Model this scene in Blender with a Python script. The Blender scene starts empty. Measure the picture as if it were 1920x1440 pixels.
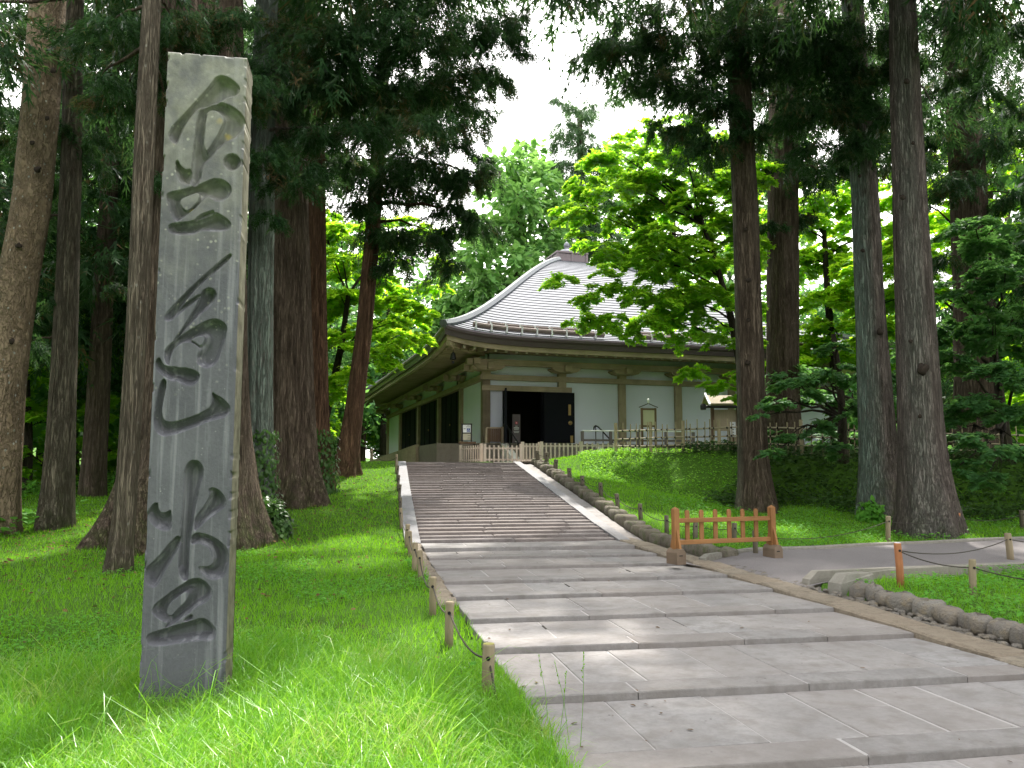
import bpy, math, random
import numpy as np
from mathutils import Vector, Matrix
random.seed(7); RNG = np.random.default_rng(7)
C = bpy.context.scene
COL = C.collection
PI = math.pi
R = math.radians

# ------------------------------------------------------------------ camera
EYE = 1.74
F_PX = 1560.0                       # focal length in photo pixels (1920 wide)
PITCH = math.atan(165 / F_PX)
CP, SP = math.cos(PITCH), math.sin(PITCH)
cam_d = bpy.data.cameras.new('camera')
cam = bpy.data.objects.new('camera', cam_d); COL.objects.link(cam)
cam_d.sensor_width = 36; cam_d.lens = 36 * F_PX / 1920
cam.location = (0, 0, EYE); cam.rotation_euler = (PI / 2 + PITCH, 0, 0)
cam_d.clip_end = 2000; cam_d.clip_start = 0.05
C.camera = cam

# ------------------------------------------------------------------ sky, sun, exposure
SUN_EL, SUN_AZ = R(60), R(16)       # azimuth clockwise from +Y (towards +X)
sund = Vector((math.cos(SUN_EL) * math.sin(SUN_AZ), math.cos(SUN_EL) * math.cos(SUN_AZ), math.sin(SUN_EL)))
w = bpy.data.worlds.new('World'); C.world = w; w.use_nodes = True
nt = w.node_tree; nt.nodes.clear()
out = nt.nodes.new('ShaderNodeOutputWorld'); bg = nt.nodes.new('ShaderNodeBackground')
sky = nt.nodes.new('ShaderNodeTexSky'); sky.sky_type = 'NISHITA'; sky.sun_disc = False
sky.sun_elevation = SUN_EL; sky.sun_rotation = SUN_AZ
bg.inputs[1].default_value = 0.12
tc = nt.nodes.new('ShaderNodeTexCoord')
nz = nt.nodes.new('ShaderNodeTexNoise'); nz.inputs['Scale'].default_value = 1.7; nz.inputs['Detail'].default_value = 6
nt.links.new(tc.outputs['Generated'], nz.inputs['Vector'])
rp = nt.nodes.new('ShaderNodeValToRGB'); rp.color_ramp.elements[0].position = .36; rp.color_ramp.elements[1].position = .52
nt.links.new(nz.outputs['Fac'], rp.inputs['Fac'])
mx = nt.nodes.new('ShaderNodeMix'); mx.data_type = 'RGBA'
nt.links.new(rp.outputs['Color'], mx.inputs['Factor'])
nt.links.new(sky.outputs[0], mx.inputs['A'])
mx.inputs['B'].default_value = (19.0, 18.7, 18.2, 1)      # bright broken cloud, in the sky's own units
nt.links.new(mx.outputs['Result'], bg.inputs[0]); nt.links.new(bg.outputs[0], out.inputs[0])
sl = bpy.data.lights.new('sun', 'SUN'); sl.energy = 5.0; sl.angle = R(1.6); sl.color = (1, .95, .86)
so = bpy.data.objects.new('sun', sl); COL.objects.link(so)
so.rotation_euler = (-sund).to_track_quat('-Z', 'Y').to_euler(); so.location = (0, 0, 60)
C.view_settings.view_transform = 'Standard'; C.view_settings.look = 'None'
C.view_settings.gamma = 1; C.view_settings.use_curve_mapping = False
C.view_settings.exposure = 1.05
C.cycles.use_denoising = True
C.cycles.max_bounces = 8; C.cycles.diffuse_bounces = 4; C.cycles.transmission_bounces = 6; C.cycles.transparent_max_bounces = 8
C.cycles.sample_clamp_indirect = 8

# ------------------------------------------------------------------ pixel -> world helpers (survey of the photograph)
def ray(px, py):
    u = (px - 960) / F_PX; v = (720 - py) / F_PX
    return np.array([u, CP - v * SP, SP + v * CP])
def P(px, py, D):
    r = ray(px, py); q = r * (D / r[1]); q[2] += EYE
    return q
AL = R(10.3); CA, SA = math.cos(AL), math.sin(AL)
def st(x, y): return (-x * SA + y * CA, x * CA + y * SA)          # along / across the path
def xy(s, t): return (t * CA - s * SA, t * SA + s * CA)

S0, S1 = 16.04, 27.03               # foot and head of the stairs
NSTEP = 33; Z0 = 0.40; RISE = 0.05
TL = ([0, 6.4, 9.2, 10.5, 12.9, 16.04, 21.8, 27.1], [1.28, 1.27, 1.21, 1.19, 1.15, 1.15, 1.29, 1.45])
TR = ([0, 6.6, 7.86, 9.38, 10.73, 12.0, 14.0, 16.4, 27.1], [6.0, 5.78, 5.67, 5.55, 5.45, 5.32, 5.12, 4.96, 4.96])
def tL(s): return np.interp(s, *TL)
def tR(s): return np.interp(s, *TR)
def zpath(s): return np.interp(s, [0, S0, S1, 200], [.04 * (0 - 6.3), Z0, Z0 + NSTEP * RISE, Z0 + NSTEP * RISE])
def smooth(x): x = np.clip(x, 0, 1); return x * x * (3 - 2 * x)
def crest(x): return np.interp(x, [-1, 1.5, 3.4, 6.35, 9.4, 13.8, 40], [30, 28.3, 27, 25.5, 24.8, 24, 22])
def lum(x, y):                                                   # gentle undulation
    return .03 * np.sin(x * 1.3 + .7 * y) + .025 * np.sin(.9 * y - 1.7 * x + 2) + .03 * np.sin(.35 * x + 1)
def G(x, y):
    x = np.asarray(x, float); y = np.asarray(y, float)
    s, t = st(x, y)
    # left of the path
    zl = np.interp(s, [-20, 0, 4, 6, 8, 11, 13, 16, 18, 22, 27, 28.5, 90], [-.5, -.14, -.06, -.01, .06, .2, .28, .395, .68, 1.28, 2.04, 2.10, 2.1])
    zf = np.interp(s, [-20, 0, 6, 14, 18, 22, 30, 60, 120], [-.5, -.14, 0, .36, .55, .85, 1.3, 2.0, 3.5])
    k = smooth((-t - 2.6) / 4.0)
    zl = zl * (1 - k) + zf * k + lum(x, y) * smooth((1.0 - t) / 1.5)
    # right of the path
    zn = zpath(s) + .05
    zr = np.interp(s, [-20, 0, 8, 12, 16, 18, 20, 24, 30], [-.5, -.1, .05, .2, .36, .5, .75, 1.1, 1.3])
    k = smooth((t - 6.2) / 3.6)
    zb = zn * (1 - k) + zr * k
    yc = crest(x)
    bk = smooth((y - (yc - 2.7)) / 2.7)
    top = np.interp(x, [6, 14], [2.36, 2.1]) - .3 * smooth((y - yc - .6) / 3.0)
    top = np.where(x < 3.4, 2.1 + (top - 2.1) * smooth((x - .4) / 3.0), top)
    zr2 = np.maximum(zb * (1 - bk) + top * bk, np.where(y > yc, top, -9))
    zr2 = zr2 + lum(x, y) * smooth((t - 6.5) / 2)
    g = np.where(t < (1.2 + 5) / 2 - 0.0, zl, zr2)
    # plaza in front of the hall
    pl = smooth((s - 27.0) / .8)
    inn = smooth((t + 3) / 2) * (1 - smooth((x - 1.0) / 2.5))
    g = g * (1 - pl * inn) + 2.05 * pl * inn
    g = g - .13 * np.exp(-((x + 2.3) ** 2 + (y - 5.8) ** 2) / 1.2)
    far = smooth((np.hypot(x, y - 20) - 60) / 60)
    return g + far * 2
def Gf(x, y): return float(G(x, y))
def GP(px, py, d0=3, d1=70):
    r = ray(px, py)
    Ds = np.arange(d0, d1, .02)
    pts = r[None, :] * (Ds / r[1])[:, None]; pts[:, 2] += EYE
    below = pts[:, 2] < G(pts[:, 0], pts[:, 1])
    i = int(np.argmax(below)) if below.any() else len(Ds) - 1
    q = pts[i].copy(); q[2] = Gf(q[0], q[1]); return q

# ------------------------------------------------------------------ scene-graph helpers
def tag(o, label=None, cat=None, group=None, kind=None):
    if label: o['label'] = label
    if cat: o['category'] = cat
    if group: o['group'] = group
    if kind: o['kind'] = kind
    return o
def empty(name, loc=(0, 0, 0), rz=0):
    o = bpy.data.objects.new(name, None); COL.objects.link(o); o.location = loc; o.rotation_euler = (0, 0, rz)
    o.empty_display_size = .2
    return o
def link(name, me, mat, parent=None):
    o = bpy.data.objects.new(name, me); COL.objects.link(o)
    if mat is not None and not me.materials:
        for m in (mat if isinstance(mat, (list, tuple)) else [mat]): me.materials.append(m)
    if parent is not None: o.parent = parent
    return o
def np_mesh(name, co, faces, smoothing=False):
    co = np.ascontiguousarray(co, np.float32); faces = np.ascontiguousarray(faces, np.int32)
    me = bpy.data.meshes.new(name); k = faces.shape[1]
    me.vertices.add(len(co)); me.vertices.foreach_set('co', co.ravel())
    me.loops.add(faces.size); me.loops.foreach_set('vertex_index', faces.ravel())
    me.polygons.add(len(faces)); me.polygons.foreach_set('loop_start', np.arange(0, faces.size, k, dtype=np.int32))
    me.polygons.foreach_set('loop_total', np.full(len(faces), k, np.int32))
    me.update(calc_edges=True)
    if smoothing: me.polygons.foreach_set('use_smooth', np.ones(len(faces), bool))
    return me
class MB:
    def __init__(s): s.v = []; s.f = []
    def raw(s, vs, fs):
        n = len(s.v); s.v += [tuple(map(float, q)) for q in vs]; s.f += [tuple(i + n for i in f) for f in fs]; return s
    def box(s, a, b, M=None):
        (x0, y0, z0), (x1, y1, z1) = a, b
        vs = [(x0, y0, z0), (x1, y0, z0), (x1, y1, z0), (x0, y1, z0), (x0, y0, z1), (x1, y0, z1), (x1, y1, z1), (x0, y1, z1)]
        if M is not None: vs = [tuple(M @ Vector(q)) for q in vs]
        return s.raw(vs, [(3, 2, 1, 0), (4, 5, 6, 7), (0, 1, 5, 4), (1, 2, 6, 5), (2, 3, 7, 6), (3, 0, 4, 7)])
    def prism(s, poly, d, M=None):
        """poly in (x,z), extruded along y from d[0] to d[1]"""
        n = len(poly); vs = [(x, d[0], z) for x, z in poly] + [(x, d[1], z) for x, z in poly]
        if M is not None: vs = [tuple(M @ Vector(q)) for q in vs]
        fs = [tuple(range(n)), tuple(range(2 * n - 1, n - 1, -1))]
        fs += [(i, n + i, n + (i + 1) % n, (i + 1) % n) for i in range(n)]
        return s.raw(vs, fs)
    def tube(s, pts, rad, n=8, cap=True):
        pts = [Vector(p) for p in pts]; k = len(pts)
        if not hasattr(rad, '__len__'): rad = [rad] * k
        rings = []; up = None
        for i, p in enumerate(pts):
            d = (pts[min(i + 1, k - 1)] - pts[max(i - 1, 0)]).normalized()
            if up is None:
                up = Vector((0, 0, 1)) if abs(d.z) < .9 else Vector((1, 0, 0))
            a = d.cross(up).normalized(); b = a.cross(d).normalized(); up = b
            rings.append([p + (a * math.cos(2 * PI * j / n) + b * math.sin(2 * PI * j / n)) * rad[i] for j in range(n)])
        vs = [q for r_ in rings for q in r_]
        fs = [(i * n + j, i * n + (j + 1) % n, (i + 1) * n + (j + 1) % n, (i + 1) * n + j) for i in range(k - 1) for j in range(n)]
        if cap: fs += [tuple(range(n - 1, -1, -1)), tuple(range((k - 1) * n, k * n))]
        return s.raw(vs, fs)
    def lathe(s, prof, n=20, M=None):
        vs = []; m = len(prof)
        for r_, z in prof:
            for j in range(n): vs.append((r_ * math.cos(2 * PI * j / n), r_ * math.sin(2 * PI * j / n), z))
        if M is not None: vs = [tuple(M @ Vector(q)) for q in vs]
        fs = [(i * n + j, i * n + (j + 1) % n, (i + 1) * n + (j + 1) % n, (i + 1) * n + j) for i in range(m - 1) for j in range(n)]
        fs += [tuple(range(n - 1, -1, -1)), tuple(range((m - 1) * n, m * n))]
        return s.raw(vs, fs)
    def mesh(s, name, smoothing=False):
        me = bpy.data.meshes.new(name); me.from_pydata(s.v, [], s.f); me.update()
        if smoothing:
            for p in me.polygons: p.use_smooth = len(p.vertices) < 7
        return me
    def build(s, name, mat, parent=None, smoothing=False, bevel=0):
        o = link(name, s.mesh(name, smoothing), mat, parent)
        if bevel:
            b = o.modifiers.new('bevel', 'BEVEL'); b.width = bevel; b.segments = 1; b.limit_method = 'ANGLE'
        return o

# ------------------------------------------------------------------ noise
_T = RNG.random((64, 64, 64)).astype(np.float32)
def vnoise(p):
    p = np.asarray(p, float); i = np.floor(p).astype(int); f = p - i; f = f * f * (3 - 2 * f)
    r_ = 0
    for a in (0, 1):
        for b in (0, 1):
            for c in (0, 1):
                wgt = (f[..., 0] if a else 1 - f[..., 0]) * (f[..., 1] if b else 1 - f[..., 1]) * (f[..., 2] if c else 1 - f[..., 2])
                r_ = r_ + wgt * _T[(i[..., 0] + a) % 64, (i[..., 1] + b) % 64, (i[..., 2] + c) % 64]
    return r_
def fbm(p, o=3):
    a = 0; g = .5; q = np.asarray(p, float)
    for k in range(o): a = a + g * vnoise(q); q = q * 2.03 + 11.3; g *= .5
    return a

# ------------------------------------------------------------------ materials
class NT:
    def __init__(s, name):
        s.m = bpy.data.materials.new(name); s.m.use_nodes = True; s.t = s.m.node_tree; s.t.nodes.clear()
        s.out = s.t.nodes.new('ShaderNodeOutputMaterial')
    def n(s, typ, **kw):
        nd = s.t.nodes.new('ShaderNode' + typ)
        for k, v in kw.items():
            if k in nd.inputs: s.set(nd.inputs[k], v)
            else: setattr(nd, k, v)
        return nd
    def set(s, inp, v):
        if hasattr(v, 'is_linked') or isinstance(v, bpy.types.NodeSocket): s.t.links.new(v, inp)
        elif isinstance(v, (tuple, list)) and len(v) == 3 and inp.type == 'RGBA': inp.default_value = (*v, 1)
        else: inp.default_value = v
    def coord(s, kind='Object', scale=(1, 1, 1)):
        tcn = s.n('TexCoord'); mp = s.n('Mapping'); s.t.links.new(tcn.outputs[kind], mp.inputs['Vector'])
        mp.inputs['Scale'].default_value = scale; return mp.outputs[0]
    def geo(s, scale=(1, 1, 1)):
        g = s.n('NewGeometry'); mp = s.n('Mapping'); s.t.links.new(g.outputs['Position'], mp.inputs['Vector'])
        mp.inputs['Scale'].default_value = scale; return mp.outputs[0]
    def noise(s, vec, sc, det=4, rough=.55):
        q = s.n('TexNoise'); s.t.links.new(vec, q.inputs['Vector']); q.inputs['Scale'].default_value = sc
        q.inputs['Detail'].default_value = det; q.inputs['Roughness'].default_value = rough; return q.outputs['Fac']
    def voro(s, vec, sc, feat='F1'):
        q = s.n('TexVoronoi', feature=feat); s.t.links.new(vec, q.inputs['Vector']); q.inputs['Scale'].default_value = sc
        return q
    def ramp(s, fac, *stops):
        q = s.n('ValToRGB'); e = q.color_ramp.elements
        while len(e) < len(stops): e.new(.5)
        for i, (p, c) in enumerate(stops):
            e[i].position = p; e[i].color = (*c, 1) if isinstance(c, (tuple, list)) else (c, c, c, 1)
        s.t.links.new(fac, q.inputs['Fac']); return q.outputs['Color']
    def mix(s, fac, a, b, mode='MIX'):
        q = s.n('Mix', data_type='RGBA', blend_type=mode); s.set(q.inputs['Factor'], fac); s.set(q.inputs['A'], a); s.set(q.inputs['B'], b)
        return q.outputs['Result']
    def math(s, op, a, b=0.0):
        q = s.n('Math', operation=op); s.set(q.inputs[0], a); s.set(q.inputs[1], b); return q.outputs[0]
    def attr(s, name):
        q = s.n('Attribute', attribute_name=name); return q.outputs['Fac']
    def rand(s): return s.n('ObjectInfo').outputs['Random']
    def island(s): return s.n('NewGeometry').outputs['Random Per Island']
    def bump(s, h, dist=.01, strength=1.0):
        q = s.n('Bump'); s.set(q.inputs['Height'], h); q.inputs['Distance'].default_value = dist; q.inputs['Strength'].default_value = strength
        return q.outputs[0]
    def pbr(s, col, rough=.8, nrm=None, metal=0, spec=.4):
        b = s.n('BsdfPrincipled'); s.set(b.inputs['Base Color'], col); s.set(b.inputs['Roughness'], rough)
        s.set(b.inputs['Metallic'], metal); s.set(b.inputs['Specular IOR Level'], spec)
        if nrm is not None: s.t.links.new(nrm, b.inputs['Normal'])
        s.t.links.new(b.outputs[0], s.out.inputs[0]); return s.m

def m_plain(name, col, rough=.7, var=.25, sc=3, metal=0, bump=.003, spec=.4):
    q = NT(name); v = q.coord(); n1 = q.noise(v, sc, 5); n2 = q.noise(v, sc * 9, 3)
    c = q.mix(n1, tuple(x * (1 - var) for x in col), tuple(min(1, x * (1 + var)) for x in col))
    c = q.mix(q.math('MULTIPLY', q.rand(), .35), c, tuple(x * .75 for x in col))
    return q.pbr(c, rough, q.bump(n2, bump), metal, spec)
def m_wood(name, a, b, axis=2, rough=.75, sc=1.0):
    q = NT(name); scl = [14 * sc, 14 * sc, 14 * sc]; scl[axis] = .9 * sc
    v = q.coord('Object', tuple(scl)); n1 = q.noise(v, 1.3, 5, .6); n2 = q.noise(q.coord('Object', (1, 1, 1)), 2.2, 3)
    c = q.ramp(n1, (.25, a), (.75, b)); c = q.mix(q.ramp(n2, (.4, 0), (.75, .6)), c, tuple(x * .55 for x in a))
    c = q.mix(q.math('MULTIPLY', q.rand(), .3), c, b)
    return q.pbr(c, rough, q.bump(n1, .004))
def m_stone(name, a, b, stain=(.12, .1, .09), sc=1.0, rough=.8, bump=.006, moss=None):
    q = NT(name); v = q.geo(); n1 = q.noise(v, 1.7 * sc, 6, .6); n2 = q.noise(v, 26 * sc, 4, .65); n3 = q.noise(v, 6 * sc, 4)
    c = q.ramp(n1, (.3, a), (.7, b)); c = q.mix(q.ramp(n3, (.47, 0), (.72, .6)), c, stain)
    c = q.mix(q.ramp(n2, (.35, .35), (.6, 0)), c, tuple(x * .7 for x in a))
    c = q.mix(q.math('MULTIPLY', q.rand(), .5), c, (b[0] * .8, b[1] * .73, b[2] * .68))
    sp = q.voro(v, 9 * sc); c = q.mix(q.math('MULTIPLY', q.ramp(sp.outputs['Distance'], (.04, .8), (.09, 0)), q.ramp(n1, (.5, 0), (.55, 1))), c, tuple(x * .4 for x in stain))
    if moss is not None: c = q.mix(q.ramp(q.noise(v, 3.1 * sc, 5), (.5, 0), (.68, .8)), c, moss)
    return q.pbr(c, rough, q.bump(q.math('ADD', n2, q.math('MULTIPLY', n3, .6)), bump))
def m_leaf(name, a, b, trans, tmix=.45, gloss=.12, clump=.35, warm=None):
    q = NT(name); isl = q.island(); v = q.geo(); n = q.noise(v, clump, 3)
    fac = q.math('ADD', q.math('MULTIPLY', isl, .55), q.math('MULTIPLY', n, .5))
    c = q.ramp(fac, (.2, a), (.85, b))
    if warm is not None: c = q.mix(q.ramp(q.math('ADD', q.math('MULTIPLY', isl, .25), q.noise(v, clump * 2.3, 2)), (.76, 0), (.84, 1)), c, warm)
    d = q.n('BsdfDiffuse', Color=c); tr = q.n('BsdfTranslucent', Color=q.mix(.5, trans, q.mix(1.0, c, trans, 'ADD')))
    ms = q.n('MixShader'); ms.inputs[0].default_value = tmix
    q.t.links.new(d.outputs[0], ms.inputs[1]); q.t.links.new(tr.outputs[0], ms.inputs[2])
    g = q.n('BsdfGlossy', Roughness=.42); g.inputs['Color'].default_value = (1, 1, 1, 1)
    fr = q.n('Fresnel'); fr.inputs[0].default_value = 1.3
    m2 = q.n('MixShader'); q.set(m2.inputs[0], q.math('MULTIPLY', fr.outputs[0], gloss * 4))
    q.t.links.new(ms.outputs[0], m2.inputs[1]); q.t.links.new(g.outputs[0], m2.inputs[2])
    q.t.links.new(m2.outputs[0], q.out.inputs[0]); return q.m
def m_bark(name, a, b, groove, lichen=(.22, .27, .2), freq=9, vert=.8, moss=(.06, .09, .02), gk=.55):
    q = NT(name); v = q.coord('Object', (freq, freq, vert)); n1 = q.noise(v, 1, 5, .62)
    n2 = q.noise(q.coord('Object', (freq * 4, freq * 4, vert * 5)), 1, 3); n3 = q.noise(q.coord(), 1.1, 4)
    c = q.ramp(n1, (.3, groove), (.45, a), (.72, b)); c = q.mix(q.ramp(n3, (.35, 0), (.7, .5)), c, tuple(x * .6 for x in a))
    l1 = q.noise(q.coord('Object', (freq * 2.1, freq * 2.1, vert * 1.1)), 1, 4, .65); l2 = q.noise(q.coord('Object', (freq * 5, freq * 5, vert * 3)), 1, 3, .6)
    g1 = q.ramp(q.math('ABSOLUTE', q.math('SUBTRACT', l1, .5)), (.0, 1), (.055, 0)); g2 = q.ramp(q.math('ABSOLUTE', q.math('SUBTRACT', l2, .48)), (.0, .7), (.045, 0))
    gv = q.math('MAXIMUM', g1, g2)
    ln = q.noise(q.coord('Object', (3, 3, 1.1)), 1.6, 5)
    lf = q.math('MULTIPLY', q.attr('lichen'), q.ramp(q.math('ADD', ln, q.math('MULTIPLY', n1, .5)), (.45, .05), (.7, 1)))
    c = q.mix(lf, c, lichen)
    spots = q.voro(q.coord('Object', (1, 1, .8)), 7); c = q.mix(q.math('MULTIPLY', q.attr('spots'), q.ramp(spots.outputs['Distance'], (.1, 1), (.17, 0))), c, (.36, .36, .32))
    c = q.mix(q.math('MULTIPLY', q.attr('moss'), q.ramp(q.noise(q.coord(), 5, 4), (.4, 0), (.6, .9))), c, moss)
    c = q.mix(q.math('MULTIPLY', gv, gk), c, groove)
    c = q.mix(q.ramp(n2, (.55, 0), (.75, .45)), c, tuple(min(1, x * 1.5) for x in b))
    return q.pbr(c, .92, q.bump(q.math('SUBTRACT', q.math('ADD', n1, q.math('MULTIPLY', n2, .4)), q.math('MULTIPLY', gv, .8)), .05), 0, .12)
# ================================================================== GROUND, PATH, STAIRS
FAR_X = [2.7, 3.1, 5.2, 7.85, 10.3, 14, 30]; FAR_Y = [13.7, 14.05, 15.27, 16.75, 17.5, 18.6, 23]
NEAR_X = [2.7, 3.1, 3.95, 5.65, 7.78, 10, 14, 30]; NEAR_Y = [13.6, 13.05, 11.45, 12.35, 13.25, 14.0, 15.3, 19.5]
def in_asphalt(x, y, m=0.0):
    return (x > 2.75) & (y > np.interp(x, NEAR_X, NEAR_Y) - m) & (y < np.interp(x, FAR_X, FAR_Y) + m)
def in_path(x, y, m=0.0):
    s, t = st(x, y); return (t > tL(s) - m) & (t < tR(s) + m) & (s < 27.4)

def q_ground():
    q = NT('ground_soil'); v = q.geo(); n1 = q.noise(v, .5, 5); n2 = q.noise(v, 6, 5); n3 = q.noise(v, 30, 3)
    c = q.ramp(q.math('ADD', q.math('MULTIPLY', n1, .6), q.math('MULTIPLY', n2, .45)), (.3, (.055, .045, .022)), (.42, (.045, .10, .012)), (.7, (.07, .16, .018)))
    return q.pbr(c, .95, q.bump(q.math('ADD', n2, n3), .03), 0, .1)
M = {}
M['ground'] = q_ground()
M['slab'] = m_stone('paving_stone', (.19, .182, .18), (.305, .292, .289), (.125, .107, .094), .8, .78)
M['slabedge'] = m_stone('edging_stone', (.18, .171, .168), (.265, .252, .248), (.105, .09, .078), .9, .78)
M['mortar'] = m_plain('mortar', (.36, .343, .335), .9, .2, 4)
M['step'] = m_stone('stair_stone', (.135, .117, .114), (.2, .177, .172), (.075, .062, .057), 1.1, .8)
M['stringer'] = m_stone('stringer_stone', (.17, .172, .185), (.23, .232, .25), (.12, .115, .11), 1.2, .7)
M['rough'] = m_stone('rough_tan_stone', (.22, .185, .14), (.33, .285, .225), (.09, .07, .05), 2.2, .9, .03)
M['curb'] = m_stone('round_curb_stone', (.13, .115, .09), (.21, .19, .15), (.06, .05, .035), 2.5, .92, .03, (.09, .11, .04))
M['cobble'] = m_stone('cobble_stone', (.13, .122, .115), (.22, .205, .18), (.27, .2, .1), 1.5, .9, .03)
M['concrete'] = m_stone('concrete', (.19, .185, .16), (.26, .25, .225), (.12, .11, .08), 3, .9, .006)
def q_asphalt():
    q = NT('asphalt'); v = q.geo(); n1 = q.noise(v, 110, 3, .7); n2 = q.noise(v, .8, 4); vo = q.voro(v, 55)
    c = q.ramp(q.math('ADD', q.math('MULTIPLY', n1, .7), q.math('MULTIPLY', n2, .3)), (.3, (.125, .115, .118)), (.7, (.215, .197, .197)))
    c = q.mix(q.ramp(vo.outputs['Distance'], (.1, .5), (.3, 0)), c, (.32, .29, .28))
    return q.pbr(c, .88, q.bump(n1, .006), 0, .3)
M['asphalt'] = q_asphalt()

def axis(*seg): return np.unique(np.round(np.concatenate([np.arange(a, b + 1e-6, d) for a, b, d in seg]), 4))
gx = axis((-500, -60, 44), (-60, -14, 1.5), (-14, 16, .22), (16, 60, 1.5), (60, 500, 44))
gy = axis((-120, -12, 12), (-12, 3, .75), (3, 33, .22), (33, 110, 1.5), (110, 900, 40))
X, Y = np.meshgrid(gx, gy); Z = G(X, Y)
s_, t_ = st(X, Y)
Z = Z - .3 * ((t_ > tL(s_) - np.where(s_ > 10.0, .16, .04)) & (t_ < tR(s_) + np.where(s_ > 15.5, .7, .78)) & (s_ < 27.3) & (s_ > -3)) - .05 * in_asphalt(X, Y, -.05)
Z += (fbm(np.stack([X * 1.7, Y * 1.7, X * 0], -1)) - .45) * .07 * (~in_path(X, Y, .9)) * (~in_asphalt(X, Y, .4)) * (s_ < 26.5)
idx = np.arange(X.size).reshape(X.shape)
fq = np.stack([idx[:-1, :-1], idx[:-1, 1:], idx[1:, 1:], idx[1:, :-1]], -1).reshape(-1, 4)
o = link('ground', np_mesh('ground', np.stack([X, Y, Z], -1).reshape(-1, 3), fq, True), M['ground']); tag(o, kind='structure')

# --- helper: a stone with four free corners (s,t), top height, thickness, softened top edge
def stone4(mb, cs, zt, th, bev=.008, zj=None):
    c = np.array([[*xy(s, t)] for s, t in cs]); m = c.mean(0)
    zt = np.array(zt) if hasattr(zt, '__len__') else np.full(4, zt)
    k = 1 - bev * 2 / max(.05, np.linalg.norm(c - m, axis=1).mean())
    ci = m + (c - m) * k
    vs = [(*c[i], zt[i] - th) for i in range(4)] + [(*c[i], zt[i] - bev) for i in range(4)] + [(*ci[i], zt[i]) for i in range(4)]
    fs = [(3, 2, 1, 0), (8, 9, 10, 11)]
    for a in (0, 4):
        for i in range(4): fs.append((a + i, a + (i + 1) % 4, a + 4 + (i + 1) % 4, a + 4 + i))
    return mb.raw(vs, fs)

# --- stone path: rows of paving slabs behind an edging course
M['gap_dark'] = m_plain('painted_gap_shade', (.035, .03, .024), .95, .4, 12)
path = empty('stone_path'); tag(path, kind='structure')
ROWS = [0.7, 2.15, 3.55, 4.95, 6.43, 7.94, 9.25, 10.54, 11.7, 12.94, 14.03, 15.01, 16.04]
rr = random.Random(3)
for i in range(len(ROWS) - 1):
    a, b = ROWS[i], ROWS[i + 1]; z = .04 * ((a + b) / 2 - 6.3)
    if i == len(ROWS) - 2: z = Z0 - .005
    mb = MB()
    stone4(mb, [(a + .02, tL(a) + .02), (a + .02, tR(a) - .02), (b + .05, tR(b) - .02), (b + .05, tL(b) + .02)], z - .007, .2)
    mb.build('mortar_bed', M['mortar'], path)
    # edging course
    t = tL(a); e = .33 + rr.uniform(-.02, .03)
    while t < tR(a) - .05:
        L = rr.choice([1.1, 1.35, 1.45, 1.9, .9]); t2 = t + L
        if tR(a) - t2 < .5: t2 = tR(a)
        dz = rr.uniform(-.004, .004)
        mb = MB(); stone4(mb, [(a - rr.uniform(0, .008), t + .004), (a - rr.uniform(0, .008), t2 - .004), (a + e, t2 - .004), (a + e, t + .004)], z + dz, .24, .01)
        mb.build('edging_stone', M['slabedge'], path); t = t2
    # slabs
    t = tL(a + e); edge = tR(b)
    while t < edge - .02:
        wd = rr.choice([.55, .62, .7, .74, .8]); t2 = t + wd
        if edge - t2 < .35: t2 = edge
        first, last = t == tL(a + e), t2 == edge
        if not first and rr.random() < .11:                      # an open joint: shade in the gap painted as a dark flush strip
            u0 = rr.uniform(0, .6); u1 = u0 + rr.uniform(.2, .4); sa, sb = a + e + .01 + (b - a - e) * u0, a + e + (b - a - e - .02) * u1
            mb = MB(); stone4(mb, [(sa, t - .010), (sa, t + .009), (sb, t + .013), (sb, t - .006)], z + rr.uniform(-.001, .002), .05, .001); mb.build('gap_shade_strip', M['gap_dark'], path)
        g = rr.choice([.004, .006, .008, .012]) ; dz = rr.uniform(-.004, .003)
        sp = [a + e + .008, b - .006]
        if rr.random() < .22 and b - a > 1.25: sp = [a + e + .008, a + e + (b - a - e) * rr.uniform(.35, .65), b - .006]
        for k in range(len(sp) - 1):
            s1, s2 = sp[k] + (.005 if k else 0), sp[k + 1] - (.005 if k + 1 < len(sp) - 1 else 0)
            lo = (lambda s: tL(s)) if first else (lambda s: t + g); hi = (lambda s: tR(s)) if last else (lambda s: t2 - g)
            tl = rr.uniform(-.004, .004)
            mb = MB(); stone4(mb, [(s1, lo(s1)), (s1, hi(s1)), (s2, hi(s2)), (s2, lo(s2))], [z + dz - tl, z + dz + tl, z + dz + tl, z + dz - tl], .12, .006)
            mb.build('paving_slab', M['slab'], path)
        t = t2
# --- stairs: every step a course of long stones
stairs = empty('stone_stairs'); tag(stairs, kind='structure')
PIT = (S1 - S0) / NSTEP
for k in range(NSTEP):
    s = S0 + k * PIT; z = Z0 + (k + 1) * RISE; t = float(tL(s)); end = float(tR(s))
    while t < end - .05:
        t2 = t + rr.uniform(.8, 1.9)
        if end - t2 < .5: t2 = end
        dz = rr.uniform(-.006, .006); df = rr.uniform(-.012, .012)
        mb = MB(); stone4(mb, [(s + df, t + .004), (s + df + rr.uniform(-.006, .006), t2 - .004), (s + PIT + .1, t2 - .004), (s + PIT + .1, t + .004)], z + dz, .16, .014)
        mb.build('step_stone', M['step'], stairs); t = t2
mb = MB(); stone4(mb, [(S0 + .1, tL(S0)), (S0 + .1, tR(S0)), (S1, tR(S1)), (S1, tL(S1))], [Z0 - .02, Z0 - .02, Z0 + NSTEP * RISE - .03, Z0 + NSTEP * RISE - .03], .3)
mb.build('rubble_core', M['step'], stairs)
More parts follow.
